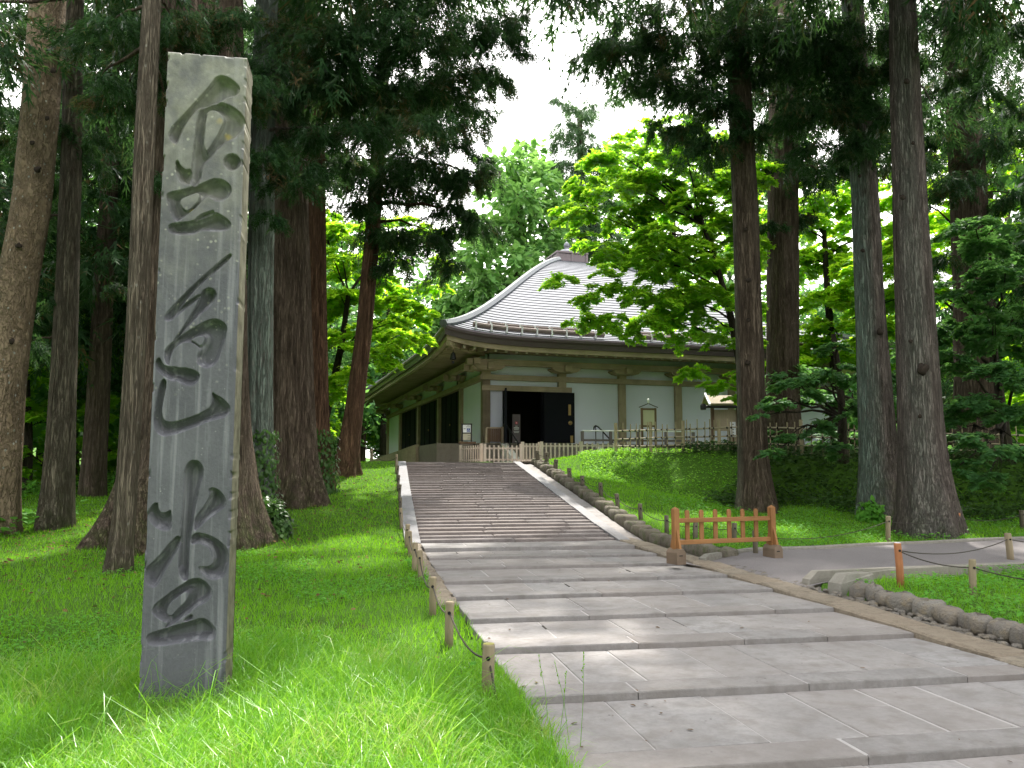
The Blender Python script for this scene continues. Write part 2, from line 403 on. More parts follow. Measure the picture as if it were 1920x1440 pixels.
def zst(s): return float(np.interp(s, [S0 - .4, S0, S1, S1 + .5], [Z0, Z0 + .03, Z0 + NSTEP * RISE + .02, Z0 + NSTEP * RISE + .02]))
def run(name, par, mat, s0, s1, n, ta, tb, dz, th, jag=0.0, bev=.012, zf=zst, gap=.006):
    cuts = np.linspace(s0, s1, n + 1)
    for i in range(1, n): cuts[i] += rr.uniform(-.2, .2) * (s1 - s0) / n
    for i in range(n):
        a, b = cuts[i] + gap, cuts[i + 1] - gap; j = lambda: rr.uniform(-jag, jag)
        mb = MB(); stone4(mb, [(a, ta(a) + j()), (a, tb(a) + j()), (b, tb(b) + j()), (b, ta(b) + j())], [zf(a) + dz + j() * .3, zf(a) + dz + j() * .3, zf(b) + dz + j() * .3, zf(b) + dz + j() * .3], th, bev)
        mb.build(name, mat, par)
run('stringer_stone', stairs, M['stringer'], S0 - .15, S1 + .1, 7, lambda s: tL(s) - .3, lambda s: tL(s), .015, .35)
run('stringer_stone', stairs, M['stringer'], S0 - .2, S1 + .1, 7, lambda s: tR(s), lambda s: tR(s) + .24, .015, .35)
run('channel_stone', stairs, M['slabedge'], S0 - .1, S1, 12, lambda s: tR(s) + .25, lambda s: tR(s) + .62, -.07, .3, .01)

# --- rough edging beside the path
zg = lambda s: .04 * (s - 6.3)
edg = empty('path_edging'); tag(edg, 'run of rough tan stones laid flat along the right edge of the paved path', 'stone edging')
run('flat_stone', edg, M['rough'], 1.5, 16.2, 22, lambda s: tR(s) + .015, lambda s: tR(s) + .43, .045, .2, .035, .02, lambda s: zg(s))
edl = empty('path_edging'); tag(edl, 'small tan stones along the left edge of the paved path beside the rope posts', 'stone edging')
run('flat_stone', edl, M['rough'], 10.1, 15.9, 15, lambda s: tL(s) - .24, lambda s: tL(s) - .012, .03, .2, .03, .02, lambda s: zg(s))

def blob(mb, c, r, seed, rz=0.0, nu=9, nv=6, amp=.14, sq=.75):
    """rounded rough stone"""
    rg = random.Random(seed); vs = []; ph = [rg.uniform(0, 6) for _ in range(4)]
    cz, sz = math.cos(rz), math.sin(rz)
    sgn = lambda a: math.copysign(abs(a) ** sq, a)
    for i in range(nv + 1):
        th = PI * i / nv
        for j in range(nu):
            p = 2 * PI * j / nu
            k = 1 + amp * (math.sin(2 * p + ph[0]) * math.sin(th * 2 + ph[1]) + .6 * math.sin(3 * p + ph[2] + 2 * th))
            x = r[0] * sgn(math.sin(th)) * sgn(math.cos(p)) * k; y = r[1] * sgn(math.sin(th)) * sgn(math.sin(p)) * k; z = r[2] * sgn(math.cos(th)) * k
            vs.append((c[0] + x * cz - y * sz, c[1] + x * sz + y * cz, c[2] + z))
    fs = [(i * nu + j, (i + 1) * nu + j, (i + 1) * nu + (j + 1) % nu, i * nu + (j + 1) % nu) for i in range(nv) for j in range(nu)]
    return mb.raw(vs, fs)
ang = math.atan2(CA, -SA)
crb = empty('stair_curb'); tag(crb, 'low rounded mossy stone curb following the right side of the stairs down to the barrier', 'stone curb')
s = 13.2; k = 0
while s < 27:
    L = rr.uniform(.35, .95); sm = s + L / 2; tt = float(tR(sm)) + (.80 if sm > 15.6 else .80 + .06 * (15.6 - sm))
    x, y = xy(sm, tt); z = (zst(sm) if sm > S0 - .3 else float(zg(sm)) + .04)
    mb = MB(); blob(mb, (x, y, z - .02), (L * .56, .17 + rr.uniform(-.02, .03), .15 + rr.uniform(-.02, .02)), 100 + k, ang + rr.uniform(-.05, .05), 10, 6, .09, .45)
    mb.build('curb_stone', M['curb'], crb, True); s += L; k += 1
cbl = empty('cobble_edging'); tag(cbl, 'row of rounded cobbles holding the clover bed at the lower right of the path', 'cobble edging')
s = 2.0; k = 0
while s < 9.9:
    L = rr.uniform(.15, .38); sm = s + L / 2; x, y = xy(sm, float(tR(sm)) + .82 + rr.uniform(-.02, .02))
    mb = MB(); blob(mb, (x, y, float(zg(sm)) + .07), (L * .54, .13 + rr.uniform(-.03, .03), .125 + rr.uniform(-.035, .02)), 200 + k, ang + rr.uniform(-.25, .25), 11, 7, .12, rr.choice([.45, .6, .75]))
    mb.build('cobble', M['cobble'], cbl, True); s += L; k += 1
def strip_bed(name, mat, sa, sb, ta, tb, dz, zf, par):
    ss = np.linspace(sa, sb, 60); vs = []
    for s in ss: vs += [(*xy(s, ta(s)), float(zf(s)) + dz), (*xy(s, tb(s)), float(zf(s)) + dz)]
    MB().raw(vs, [(2 * i, 2 * i + 1, 2 * i + 3, 2 * i + 2) for i in range(59)]).build(name, mat, par)
M['bed'] = m_stone('gutter_gravel', (.12, .105, .085), (.2, .18, .15), (.07, .08, .035), 5, .95, .03)
strip_bed('gutter_bed', M['bed'], 0, 16.3, lambda s: tR(s) - .02, lambda s: tR(s) + 1.0, -.035, zg, edg)
strip_bed('gutter_bed', M['bed'], 10.1, 16.3, lambda s: tL(s) - .34, lambda s: tL(s) + .02, -.05, zg, edl)
strip_bed('gutter_bed', M['bed'], S0 - .2, S1 + .2, lambda s: tR(s) + .2, lambda s: tR(s) + .95, -.1, zst, crb)
mb = MB()
for k in range(420):                                         # pebbles set in the gutter between the flat stones and the cobbles
    s = rr.uniform(1.5, 12.6); x, y = xy(s, float(tR(s)) + rr.uniform(.42, .72)); r_ = rr.uniform(.03, .065)
    blob(mb, (x, y, float(zg(s)) + .0 + rr.uniform(0, .015)), (r_, r_ * .8, r_ * .55), k, rr.uniform(0, 3), 6, 4, .1, .85)
o = mb.build('gutter_pebbles', M['cobble'], None, True); tag(o, kind='stuff')

# --- asphalt side path and its concrete kerbs
us = np.linspace(2.76, 30, 90); vs_ = np.linspace(0, 1, 14)
U, V = np.meshgrid(us, vs_); yn = np.interp(U, NEAR_X, NEAR_Y); yf = np.interp(U, FAR_X, FAR_Y); YY = yn + (yf - yn) * V
ZZ = G(U, YY) + .025
sa_, ta_ = st(U, YY); ZZ -= .06 * (1 - smooth((ta_ - tR(sa_) - .45) / .7))
idx = np.arange(U.size).reshape(U.shape); fq = np.stack([idx[:-1, :-1], idx[:-1, 1:], idx[1:, 1:], idx[1:, :-1]], -1).reshape(-1, 4)
o = link('asphalt_path', np_mesh('asphalt_path', np.stack([U, YY, ZZ], -1).reshape(-1, 3), fq, True), M['asphalt']); tag(o, kind='structure')
def kerb(name, pts, wd, h0, h1, mat, label, slant=.25, nblk=1.2):
    root = empty(name); tag(root, label, 'kerb')
    pts = np.array(pts, float); d = np.concatenate([[0], np.cumsum(np.linalg.norm(np.diff(pts, axis=0), axis=1))]); Lt = d[-1]
    n = max(1, round(Lt / nblk)); cuts = np.linspace(0, Lt, n + 1)
    for i in range(n):
        a, b = cuts[i] + .004, cuts[i + 1] - .004
        pa = np.array([np.interp(a, d, pts[:, 0]), np.interp(a, d, pts[:, 1])]); pb = np.array([np.interp(b, d, pts[:, 0]), np.interp(b, d, pts[:, 1])])
        dr = (pb - pa) / np.linalg.norm(pb - pa); nn = np.array([-dr[1], dr[0]]) * wd / 2
        za, zb = Gf(*pa), Gf(*pb); sa = slant if i == 0 else 0
        c = [pa - nn, pb - nn, pb + nn, pa + nn]; zz = [za, zb, zb, za]; bv = .018
        top = [pa + dr * sa - nn * .8, pb - nn * .8, pb + nn * .8, pa + dr * sa + nn * .8]; mid = [pa + dr * sa * .3 - nn, pb - nn, pb + nn, pa + dr * sa * .3 + nn]
        vs = [(*c[k], zz[k] - h0) for k in range(4)] + [(*mid[k], zz[k] + (h1 - bv if k in (1, 2) or not sa else h1 * .3)) for k in range(4)] + [(*top[k], zz[k] + h1) for k in range(4)]
        fs = [(3, 2, 1, 0), (8, 9, 10, 11)]
        for a_ in (0, 4):
            for k in range(4): fs.append((a_ + k, a_ + (k + 1) % 4, a_ + 4 + (k + 1) % 4, a_ + 4 + k))
        MB().raw(vs, fs).build('kerb_block', mat, root)
    return root
kerb('concrete_kerb', [(3.98, 11.62), (5.65, 12.36), (7.78, 13.26), (10, 14.0), (14, 15.3)], .15, .2, .15, M['concrete'], 'concrete kerb on the near side of the asphalt path behind the clover bed', .22, 1.75)
kerb('concrete_kerb', [(4.25, 11.28), (4.82, 11.5)], .24, .2, .17, M['concrete'], 'short stubby concrete block beside the end of the cobble row', .16, 1)
kerb('concrete_kerb', [(3.05, 13.75), (3.7, 14.45), (5.2, 15.3), (7.85, 16.8), (10.3, 17.55), (14, 18.65)], .13, .2, .075, M['concrete'], 'low concrete kerb along the far side of the asphalt path beneath the barrier', .2, 1.5)

# --- gravel plaza in front of the hall
us = np.linspace(-6, 9, 40); vs_ = np.linspace(26.6, 40, 40); U, V = np.meshgrid(us, vs_)
M['gravel'] = m_stone('pale_gravel', (.38, .34, .3), (.5, .46, .42), (.25, .21, .17), 4, .95, .02)
s_, t_ = st(U, V); keep = (s_ > 27.02) & (t_ > 0.9) & (t_ < 6.2)
idx = np.arange(U.size).reshape(U.shape); fq = np.stack([idx[:-1, :-1], idx[:-1, 1:], idx[1:, 1:], idx[1:, :-1]], -1).reshape(-1, 4)
fq = fq[keep.ravel()[fq].all(1)]
o = link('gravel_plaza', np_mesh('gravel_plaza', np.stack([U, V, U * 0 + 2.062], -1).reshape(-1, 3), fq), M['gravel']); tag(o, kind='structure')
mb = MB()
for k in range(60):
    s = rr.uniform(26.9, 27.6); x, y = xy(s, rr.uniform(5.2, 6.6)); r_ = rr.uniform(.06, .13)
    blob(mb, (x, y, 2.08), (r_, r_ * .8, r_ * .5), 900 + k, rr.uniform(0, 3), 7, 4, .1, .8)
o = mb.build('boulder_edge', M['rough'], None, True); tag(o, kind='stuff')
# ================================================================== STONE PILLAR with carved characters
PA = R(9.6); PR = np.array([math.cos(PA), math.sin(PA), 0]); PN = np.array([math.sin(PA), -math.cos(PA), 0])
PQ = P(340, 1322, 6.05); PQ[2] = 0
def face_uv(px, py):
    r = ray(px, py); o = np.array([0, 0, EYE]); k = np.dot(PQ - o, PN) / np.dot(r, PN); q = o + r * k
    return np.dot(q - PQ, PR), q[2]
uL = (face_uv(317, 97)[0] + face_uv(262, 1220)[0] + face_uv(295, 470)[0]) / 3
uR = (face_uv(466, 107)[0] + face_uv(423, 1220)[0] + face_uv(447, 470)[0]) / 3
ZT = (face_uv(317, 97)[1] + face_uv(466, 107)[1]) / 2
A_ = (260, 90); B_ = (260, 460); C_ = (240, 840); K_ = 3.7875
STROKES = [  # (origin, polygon, islands)
 (A_, [(545,203),(600,195),(655,218),(708,262),(720,298),(700,335),(650,347),(600,368),(560,392),(520,400),(480,425),(430,425),(385,470),(340,530),(310,590),(285,660),(265,682),(235,668),(212,635),(214,598),(250,540),(330,462),(430,350),(500,275)], []),
 (A_, [(585,388),(645,405),(705,442),(748,492),(760,545),(735,590),(690,640),(620,665),(560,720),(500,790),(450,850),(440,960),(375,990),(370,880),(400,600),(420,480),(440,430),(500,400)], [[(478,465),(512,440),(565,448),(608,490),(605,525),(545,650),(456,766)]]),
 (A_, [(262,800),(280,795),(290,830),(330,868),(365,858),(372,880),(368,975),(310,965),(275,930),(258,860)], []),
 (A_, [(662 + 62 * math.cos(a / 7 * PI), 810 + 60 * math.sin(a / 7 * PI)) for a in range(14)], []),
 (A_, [(195,1028),(300,1010),(380,985),(445,965),(530,925),(590,930),(645,965),(662,1012),(640,1062),(570,1092),(500,1060),(490,1045),(430,1110),(360,1170),(300,1215),(260,1235),(215,1150),(200,1085)], [[(290,1075),(360,1045),(430,1022),(436,1072),(380,1135),(340,1160),(300,1130)]]),
 (A_, [(205,1265),(240,1245),(320,1240),(440,1215),(520,1180),(545,1163),(610,1200),(655,1240),(655,1275),(620,1295),(540,1300),(450,1290),(400,1320),(320,1325),(240,1320),(210,1300)], []),
 (A_, [(380,1235),(440,1180),(500,1160),(530,1150),(540,1170),(450,1215)], []),
 (B_, [(640,60),(660,62),(655,90),(560,175),(450,265),(370,345),(300,440),(240,535),(190,535),(180,500),(280,390),(400,270),(520,165)], []),
 (B_, [(440,340),(445,362),(330,450),(245,522),(230,500),(330,408)], []),
 (B_, [(445,330),(480,302),(530,305),(553,340),(545,385),(515,425),(460,470),(400,520),(330,590),(285,655),(255,680),(250,670),(330,560),(415,420)], []),
 (B_, [(530,518),(580,530),(628,572),(620,640),(600,720),(575,800),(540,850),(490,872),(420,850),(410,800),(440,735),(400,700),(350,682),(300,690),(250,730),(215,820),(215,855),(190,830),(178,780),(190,730),(250,680),(350,610),(450,550)], [[(360,672),(420,640),(472,640),(470,680),(440,722),(400,690)]]),
 (B_, [(150,797),(160,830),(185,860),(270,868),(360,875),(420,900),(435,930),(420,965),(380,995),(320,990),(270,955),(235,965),(170,920),(125,880),(115,840),(128,805)], []),
 (B_, [(540,1060),(590,1085),(640,1130),(652,1170),(630,1210),(580,1230),(500,1245),(430,1275),(340,1310),(250,1345),(160,1355),(115,1310),(105,1230),(125,1100),(150,980),(180,940),(200,980),(172,1100),(160,1200),(180,1250),(240,1260),(330,1235),(440,1195),(510,1150),(525,1110),(520,1040)], []),
 (C_, [(400,150),(430,100),(470,83),(510,100),(538,150),(530,210),(500,320),(475,430),(462,540),(440,640),(430,760),(430,930),(400,950),(360,900),(360,760),(365,640),(380,500),(390,380),(395,250)], []),
 (C_, [(210,380),(212,440),(240,468),(280,455),(303,435),(315,540),(300,580),(250,585),(190,560),(150,510),(142,460),(165,410)], []),
 (C_, [(570,290),(620,283),(670,325),(697,380),(690,415),(650,445),(600,480),(550,520),(500,570),(468,590),(470,500),(530,430),(575,360),(580,320)], []),
 (C_, [(365,610),(365,700),(330,760),(270,860),(220,960),(180,995),(130,960),(117,900),(130,850),(220,770),(300,670)], []),
 (C_, [(455,605),(540,608),(620,640),(690,700),(712,740),(708,850),(680,920),(600,935),(540,910),(490,840),(540,850),(600,835),(605,790),(590,730),(560,690),(500,670),(440,690)], []),
 (C_, [(480,923),(545,945),(590,1000),(600,1045),(565,1085),(480,1130),(400,1190),(320,1250),(255,1283),(290,1235),(240,1225),(165,1175),(180,1120),(270,1050),(370,980),(430,940)], [[(360,1050),(410,1015),(440,1032),(420,1080),(370,1130),(300,1205),(265,1165),(300,1090)]]),
 (C_, [(380,1235),(455,1175),(460,1220)], []),
 (C_, [(130,1345),(150,1320),(250,1290),(380,1250),(470,1225),(530,1208),(580,1235),(622,1285),(625,1330),(600,1365),(520,1362),(420,1375),(320,1390),(230,1405),(150,1400),(132,1370)], []),
]
def poly_uv(org, poly): return np.array([face_uv(org[0] + x / K_, org[1] + y / K_) for x, y in poly])
def rounded(p, it=2):
    for _ in range(it):
        q = np.roll(p, -1, 0); p = np.stack([.75 * p + .25 * q, .25 * p + .75 * q], 1).reshape(-1, 2)
    return p
def carve(U, Z, poly, lower=True):
    """signed distance inside poly; floors rise gently towards lower edges"""
    a = poly; b = np.roll(poly, -1, 0)
    area = .5 * np.sum(a[:, 0] * b[:, 1] - b[:, 0] * a[:, 1])
    ins = np.zeros(U.shape, bool); dmin = np.full(U.shape, 9.0); dlow = np.full(U.shape, 9.0)
    for (x1, y1), (x2, y2) in zip(a, b):
        c = (y1 > Z) != (y2 > Z)
        ins ^= c & (U < (x2 - x1) * (Z - y1) / (y2 - y1 + 1e-12) + x1)
        dx, dy = x2 - x1, y2 - y1; L2 = dx * dx + dy * dy + 1e-12
        k = np.clip(((U - x1) * dx + (Z - y1) * dy) / L2, 0, 1); d = np.hypot(U - x1 - k * dx, Z - y1 - k * dy)
        nz_ = -dx / math.sqrt(L2) * (1 if area > 0 else -1)          # outward normal's vertical component
        dmin = np.minimum(dmin, d)
        if nz_ < -.2: dlow = np.minimum(dlow, d)
    return np.where(ins, dmin, -dmin), dlow
nu = 132; nz_ = 900
uu = np.linspace(uL, uR, nu); zz = np.linspace(-.35, ZT, nz_)
U, Z = np.meshgrid(uu, zz); dep = np.zeros(U.shape)
for org, poly, isl in STROKES:
    p = rounded(poly_uv(org, poly)); z0, z1, u0, u1 = p[:, 1].min(), p[:, 1].max(), p[:, 0].min(), p[:, 0].max()
    i0, i1 = np.searchsorted(zz, [z0 - .02, z1 + .02]); j0, j1 = np.searchsorted(uu, [u0 - .02, u1 + .02])
    sl_ = (slice(max(0, i0 - 1), i1 + 1), slice(max(0, j0 - 1), j1 + 1))
    d, dl = carve(U[sl_], Z[sl_], p)
    for q in isl:
        di, _ = carve(U[sl_], Z[sl_], rounded(poly_uv(org, q), 1)); d = np.minimum(d, -di)
    h = .052 * smooth(d / .004 + .5) + .04 * smooth(d / .05)
    h = h * (.5 + .5 * smooth(dl / .045))
    dep[sl_] = np.maximum(dep[sl_], np.where(d > -.003, h, 0))
rough_ = (fbm(np.stack([U * 9, Z * 3, U * 0], -1)) - .45) * .006 + (fbm(np.stack([U * 60, Z * 60, U * 0 + 5], -1), 2) - .4) * .0016
dep = dep + rough_
ed = np.minimum(np.minimum(U - uL, uR - U), ZT - Z); dep += .012 * (1 - smooth(ed / .012)) ** 2 + .03 * smooth(1 - ed / .022) * smooth((vnoise(np.stack([U * 22, Z * 14, U * 0 + 8], -1)) - .66) / .12)
TH = .30
co = PQ[None, None] + U[..., None] * PR + Z[..., None] * np.array([0, 0, 1]) - dep[..., None] * PN
ring_b = []   # sides: simple strips joined to the carved face
n0 = U.size; idx = np.arange(n0).reshape(U.shape)
fq = np.stack([idx[:-1, :-1], idx[:-1, 1:], idx[1:, 1:], idx[1:, :-1]], -1).reshape(-1, 4)
backL = co[:, 0] - (TH - .0) * PN; backR = co[:, -1] - TH * PN; backT = co[-1, :] - TH * PN
allco = np.concatenate([co.reshape(-1, 3), backL, backR, backT])
iL = n0 + np.arange(nz_); iR = iL + nz_; iT = iR[-1] + 1 + np.arange(nu)
F2 = [np.stack([iL[:-1], idx[:-1, 0], idx[1:, 0], iL[1:]], -1), np.stack([idx[:-1, -1], iR[:-1], iR[1:], idx[1:, -1]], -1), np.stack([idx[-1, :-1], idx[-1, 1:], iT[1:], iT[:-1]], -1)]
back = np.array([[iR[0], iL[0], iL[-1], iR[-1]]])
def q_pillar(side=False):
    q = NT('pillar_side_stone' if side else 'pillar_stone'); g = q.n('NewGeometry'); sx = q.n('SeparateXYZ'); q.t.links.new(g.outputs['Position'], sx.inputs[0]); v = q.geo()
    hz = q.math('DIVIDE', sx.outputs['Z'], 4.9)
    n1 = q.noise(v, 2.2, 6, .6); n2 = q.noise(v, 40, 4, .7); st_ = q.noise(q.geo((14, 14, .7)), 1.2, 4); n3 = q.noise(v, 8, 4)
    base = q.ramp(q.math('ADD', q.math('MULTIPLY', n1, .6), q.math('MULTIPLY', n2, .4)), (.3, (.072, .073, .086)), (.7, (.13, .13, .147)))
    base = q.mix(q.ramp(st_, (.52, 0), (.66, .6)), base, (.25, .25, .275))                 # pale run-off streaks
    up = q.ramp(q.math('ADD', hz, q.math('MULTIPLY', q.math('SUBTRACT', n1, .5), .5)), (.62, 0), (.98, 1))
    lich = q.ramp(n3, (.35, (.2, .2, .155)), (.6, (.31, .31, .26)))
    base = q.mix(q.math('MULTIPLY', up, q.ramp(q.noise(v, 6, 5), (.35, .3), (.6, 1))), base, lich)
    vo = q.voro(v, 17); spot = q.math('MULTIPLY', q.ramp(q.math('ADD', vo.outputs['Distance'], q.math('MULTIPLY', n2, .25)), (.24, 1), (.36, 0)), q.math('MULTIPLY', q.ramp(q.math('ADD', hz, q.math('MULTIPLY', q.noise(v, 1.3, 2), .5)), (.62, 0), (1.05, 1)), q.ramp(q.noise(v, 7, 3), (.47, 0), (.56, 1))))
    base = q.mix(spot, base, (.34, .34, .29))
    vo2 = q.voro(v, 33); base = q.mix(q.math('MULTIPLY', q.ramp(vo2.outputs['Distance'], (.05, 1), (.25, 0)), q.ramp(q.noise(v, 9, 4), (.6, 0), (.7, .6))), base, (.42, .41, .40))
    vo3 = q.voro(v, 3.7); base = q.mix(q.math('MULTIPLY', q.ramp(q.math('ADD', vo3.outputs['Distance'], q.math('MULTIPLY', n2, .15)), (.12, 1), (.2, 0)), q.math('MULTIPLY', q.ramp(hz, (.35, 0), (.6, .75)), q.ramp(q.noise(v, 2.5, 2), (.5, 0), (.6, 1)))), base, (.42, .34, .1))
    if False: pass
    # the returns of the block are weathered ochre-green
    if side: base = q.ramp(n3, (.35, (.085, .078, .05)), (.62, (.17, .16, .11)))
    return q.pbr(base, .72, q.bump(q.math('ADD', n2, n3), .004), 0, .35)
M['pillar'] = q_pillar()
me = np_mesh('stone_pillar', allco, np.concatenate([fq] + F2 + [back]), False)
mi = np.zeros(len(me.polygons), np.int32); mi[len(fq):] = 1; me.polygons.foreach_set('material_index', mi)
me.materials.append(M['pillar']); me.materials.append(q_pillar(True))
o = link('stone_pillar', me, None)
tag(o, 'tall square grey stone pillar carved with three large flowing Japanese characters, standing in long grass', 'stone pillar')
# ================================================================== TEMPLE HALL
HB = R(17); HC = P(910, 831, 34); Z00 = 2.05
hall = empty('temple_hall', (HC[0], HC[1], Z00), HB)
tag(hall, 'white walled timber temple hall with wide silver hipped roof at the head of the stairs', 'temple')
HX = np.array([math.cos(HB), math.sin(HB)]); HY = np.array([-math.sin(HB), math.cos(HB)])
def hw(u, v, z=None):                                   # hall local (u along front, v depth) -> world
    q = HC[:2] + u * HX + v * HY
    return (q[0], q[1]) if z is None else (q[0], q[1], z)
def hl(z): return z - Z00
def onplane(px, py, along, nrm, off):
    r = ray(px, py); o_ = HC[:2] + nrm * off; k = np.dot(nrm, o_) / np.dot(nrm, r[:2]); q = r * k; return float(np.dot(q[:2] - HC[:2], along)), float(q[2] + EYE)
M['timber'] = m_wood('weathered_timber', (.30, .235, .165), (.44, .355, .265))
M['timberh'] = m_wood('weathered_timber_beam', (.285, .22, .155), (.42, .335, .25), 0)
M['timbery'] = m_wood('weathered_timber_rafter', (.275, .21, .15), (.40, .32, .235), 1)
M['plaster'] = m_plain('white_plaster', (.74, .76, .92), .85, .06, 1.2)
M['door'] = m_plain('black_lacquered_door', (.008, .009, .013), .75, .3, 2, 0, .003, .1)
M['brass'] = m_plain('aged_brass', (.32, .22, .09), .45, .3, 8, .7)
M['fascia'] = m_plain('dark_copper_fascia', (.085, .06, .07), .38, .25, 1.5)
M['hip'] = m_plain('grey_hip_ridge', (.12, .13, .145), .5, .2, 2)
M['ridge'] = m_plain('purple_brown_copper', (.14, .11, .12), .45, .25, 1.5)
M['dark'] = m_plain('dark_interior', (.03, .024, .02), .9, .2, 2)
def q_roof():
    q = NT('silver_roofing'); v = q.geo(); n1 = q.noise(v, .35, 4); n2 = q.noise(q.geo((6, 6, 1.5)), 1, 4)
    c = q.ramp(q.math('ADD', q.math('MULTIPLY', n1, .6), q.math('MULTIPLY', n2, .4)), (.3, (.15, .156, .18)), (.7, (.21, .218, .245)))
    return q.pbr(c, .72, None, 0, .12)
M['roof'] = q_roof()
WF, WL = 17.1, 26.0; OV = 2.25
UC, VC = WF / 2, WL / 2
_pf = np.polyfit([0, .12, .29, .5, .75, .9, 1], [6.93, 7.62, 9.0, 10.9, 12.95, 13.95, 14.4], 4)
def roof_h(v): return np.polyval(_pf, v)
def lift(s): return .37 * np.abs(s) ** 8
VT = .9
def face_pt(side, s, v, dz=0.0):
    """side 0 front,1 left,2 right,3 back ; s in -1..1 along the eave ; v 0..1 up"""
    hu, hv = (UC + OV) * (1 - v), (VC + OV) * (1 - v)
    z = roof_h(v) + lift(s) * (1 - v) ** 3 + dz
    if side == 0: return (UC + s * hu, VC - hv, z)
    if side == 3: return (UC + s * hu, VC + hv, z)
    if side == 1: return (UC - hu, VC + s * hv, z)
    return (UC + hu, VC + s * hv, z)
NC = 42; NS = 36
for side in range(4):
    vs = []; fs = []; ss = np.sign(np.linspace(-1, 1, NS + 1)) * np.abs(np.linspace(-1, 1, NS + 1)) ** .6
    for k in range(NC):
        v0, v1 = VT * k / NC, VT * (k + 1) / NC
        base = len(vs)
        for s in ss: vs.append(face_pt(side, s, v0, .036))
        for s in ss: vs.append(face_pt(side, s, v1 + .0015, .0))
        for s in ss: vs.append(face_pt(side, s, v0 + .0015, -.0))
        for s in ss: vs.append(face_pt(side, s, v0 + .0015, .03))
        n = NS + 1
        for i in range(NS):
            fs.append((base + i, base + i + 1, base + n + i + 1, base + n + i))
            fs.append((base + 3 * n + i, base + 3 * n + i + 1, base + i + 1, base + i)); fs.append((base + 2 * n + i, base + 2 * n + i + 1, base + 3 * n + i + 1, base + 3 * n + i))
    MB().raw([(x, y, hl(z)) for x, y, z in vs], fs).build('roof_slope', M['roof'], hall)
# eave fascia, eave board, soffit per side
def strip(name, mat, prof, nseg=40):
    """prof: list of (inset, dz) closed section swept along each eave with the corner lift"""
    for side in range(4):
        vs = []; fs = []; m = len(prof); ss = np.sign(np.linspace(-1, 1, nseg + 1)) * np.abs(np.linspace(-1, 1, nseg + 1)) ** .6
        for s in ss:
            for ins, dz in prof:
                hu, hv = UC + OV - ins, VC + OV - ins; z = 6.93 + lift(s) * max(.3, (1 - ins / 6)) + dz
                p = {0: (UC + s * hu, VC - hv), 3: (UC + s * hu, VC + hv), 1: (UC - hu, VC + s * hv), 2: (UC + hu, VC + s * hv)}[side]
                vs.append((*p, hl(z)))
        for i in range(nseg):
            for j in range(m): fs.append((i * m + j, i * m + (j + 1) % m, (i + 1) * m + (j + 1) % m, (i + 1) * m + j))
        MB().raw(vs, fs).build(name, mat, hall, False)
strip('eave_fascia', M['fascia'], [(-.03, .06), (-.06, 0), (-.05, -.09), (.02, -.15), (.05, -.33), (.3, -.33), (.3, .02)])
strip('eave_board', M['timberh'], [(.14, -.335), (.14, -.52), (.3, -.52), (.34, -.335)])
strip('soffit', M['timberh'], [(.28, -.30), (.3, -.40), (2.4, -.06), (2.4, .0)])
hip_me = []
for sx, sy in ((-1, -1), (1, -1), (-1, 1), (1, 1)):
    pts = []
    for v in np.linspace(-.004, VT, 24):
        pts.append((UC + sx * (UC + OV) * (1 - v), VC + sy * (VC + OV) * (1 - v), hl(roof_h(v) + .37 * (1 - v) ** 3 + .06)))
    MB().tube(pts, [.17] * 24, 6).build('hip_ridge', M['hip'], hall)
# ridge box, dome and jewel
zb = float(roof_h(VT)) - .1; hx_, hy_ = (UC + OV) * (1 - VT) + .02, .95
hx_ = 1.0
mb = MB(); mb.box((UC - 1.15, VC - 1.5, hl(zb - .35)), (UC + 1.15, VC + 1.5, hl(zb + .08))); mb.build('ridge_base', M['roof'], hall)
mb = MB(); mb.box((UC - .93, VC - .93, hl(zb + .05)), (UC + .93, VC + .93, hl(zb + .8)))
rb = mb.build('ridge_box', M['ridge'], hall)
mb = MB()
for z in (zb + .06, zb + .74): mb.box((UC - 1.0, VC - 1.0, hl(z)), (UC + 1.0, VC + 1.0, hl(z + .1)))
for x in (-1, 0, 1): mb.box((UC + x * .92 - .06, VC - .97, hl(zb + .16)), (UC + x * .92 + .06, VC - .9, hl(zb + .74)))
for x in (-1, 0, 1): mb.box((UC - .97, VC + x * .92 - .06, hl(zb + .16)), (UC - .9, VC + x * .92 + .06, hl(zb + .74)))
mb.build('ridge_trim', M['ridge'], rb)
T = Matrix.Translation((UC, VC, hl(zb + .84)))
MB().lathe([(.55, 0), (.56, .06), (.5, .2), (.36, .32), (.16, .38), (.1, .45), (.16, .5)], 20, T).build('dome_finial', M['roof'], hall, True)
MB().lathe([(.08, .5), (.15, .55), (.18, .65), (.14, .75), (.06, .82), (.01, .87)], 16, T).build('jewel', M['roof'], hall, True)
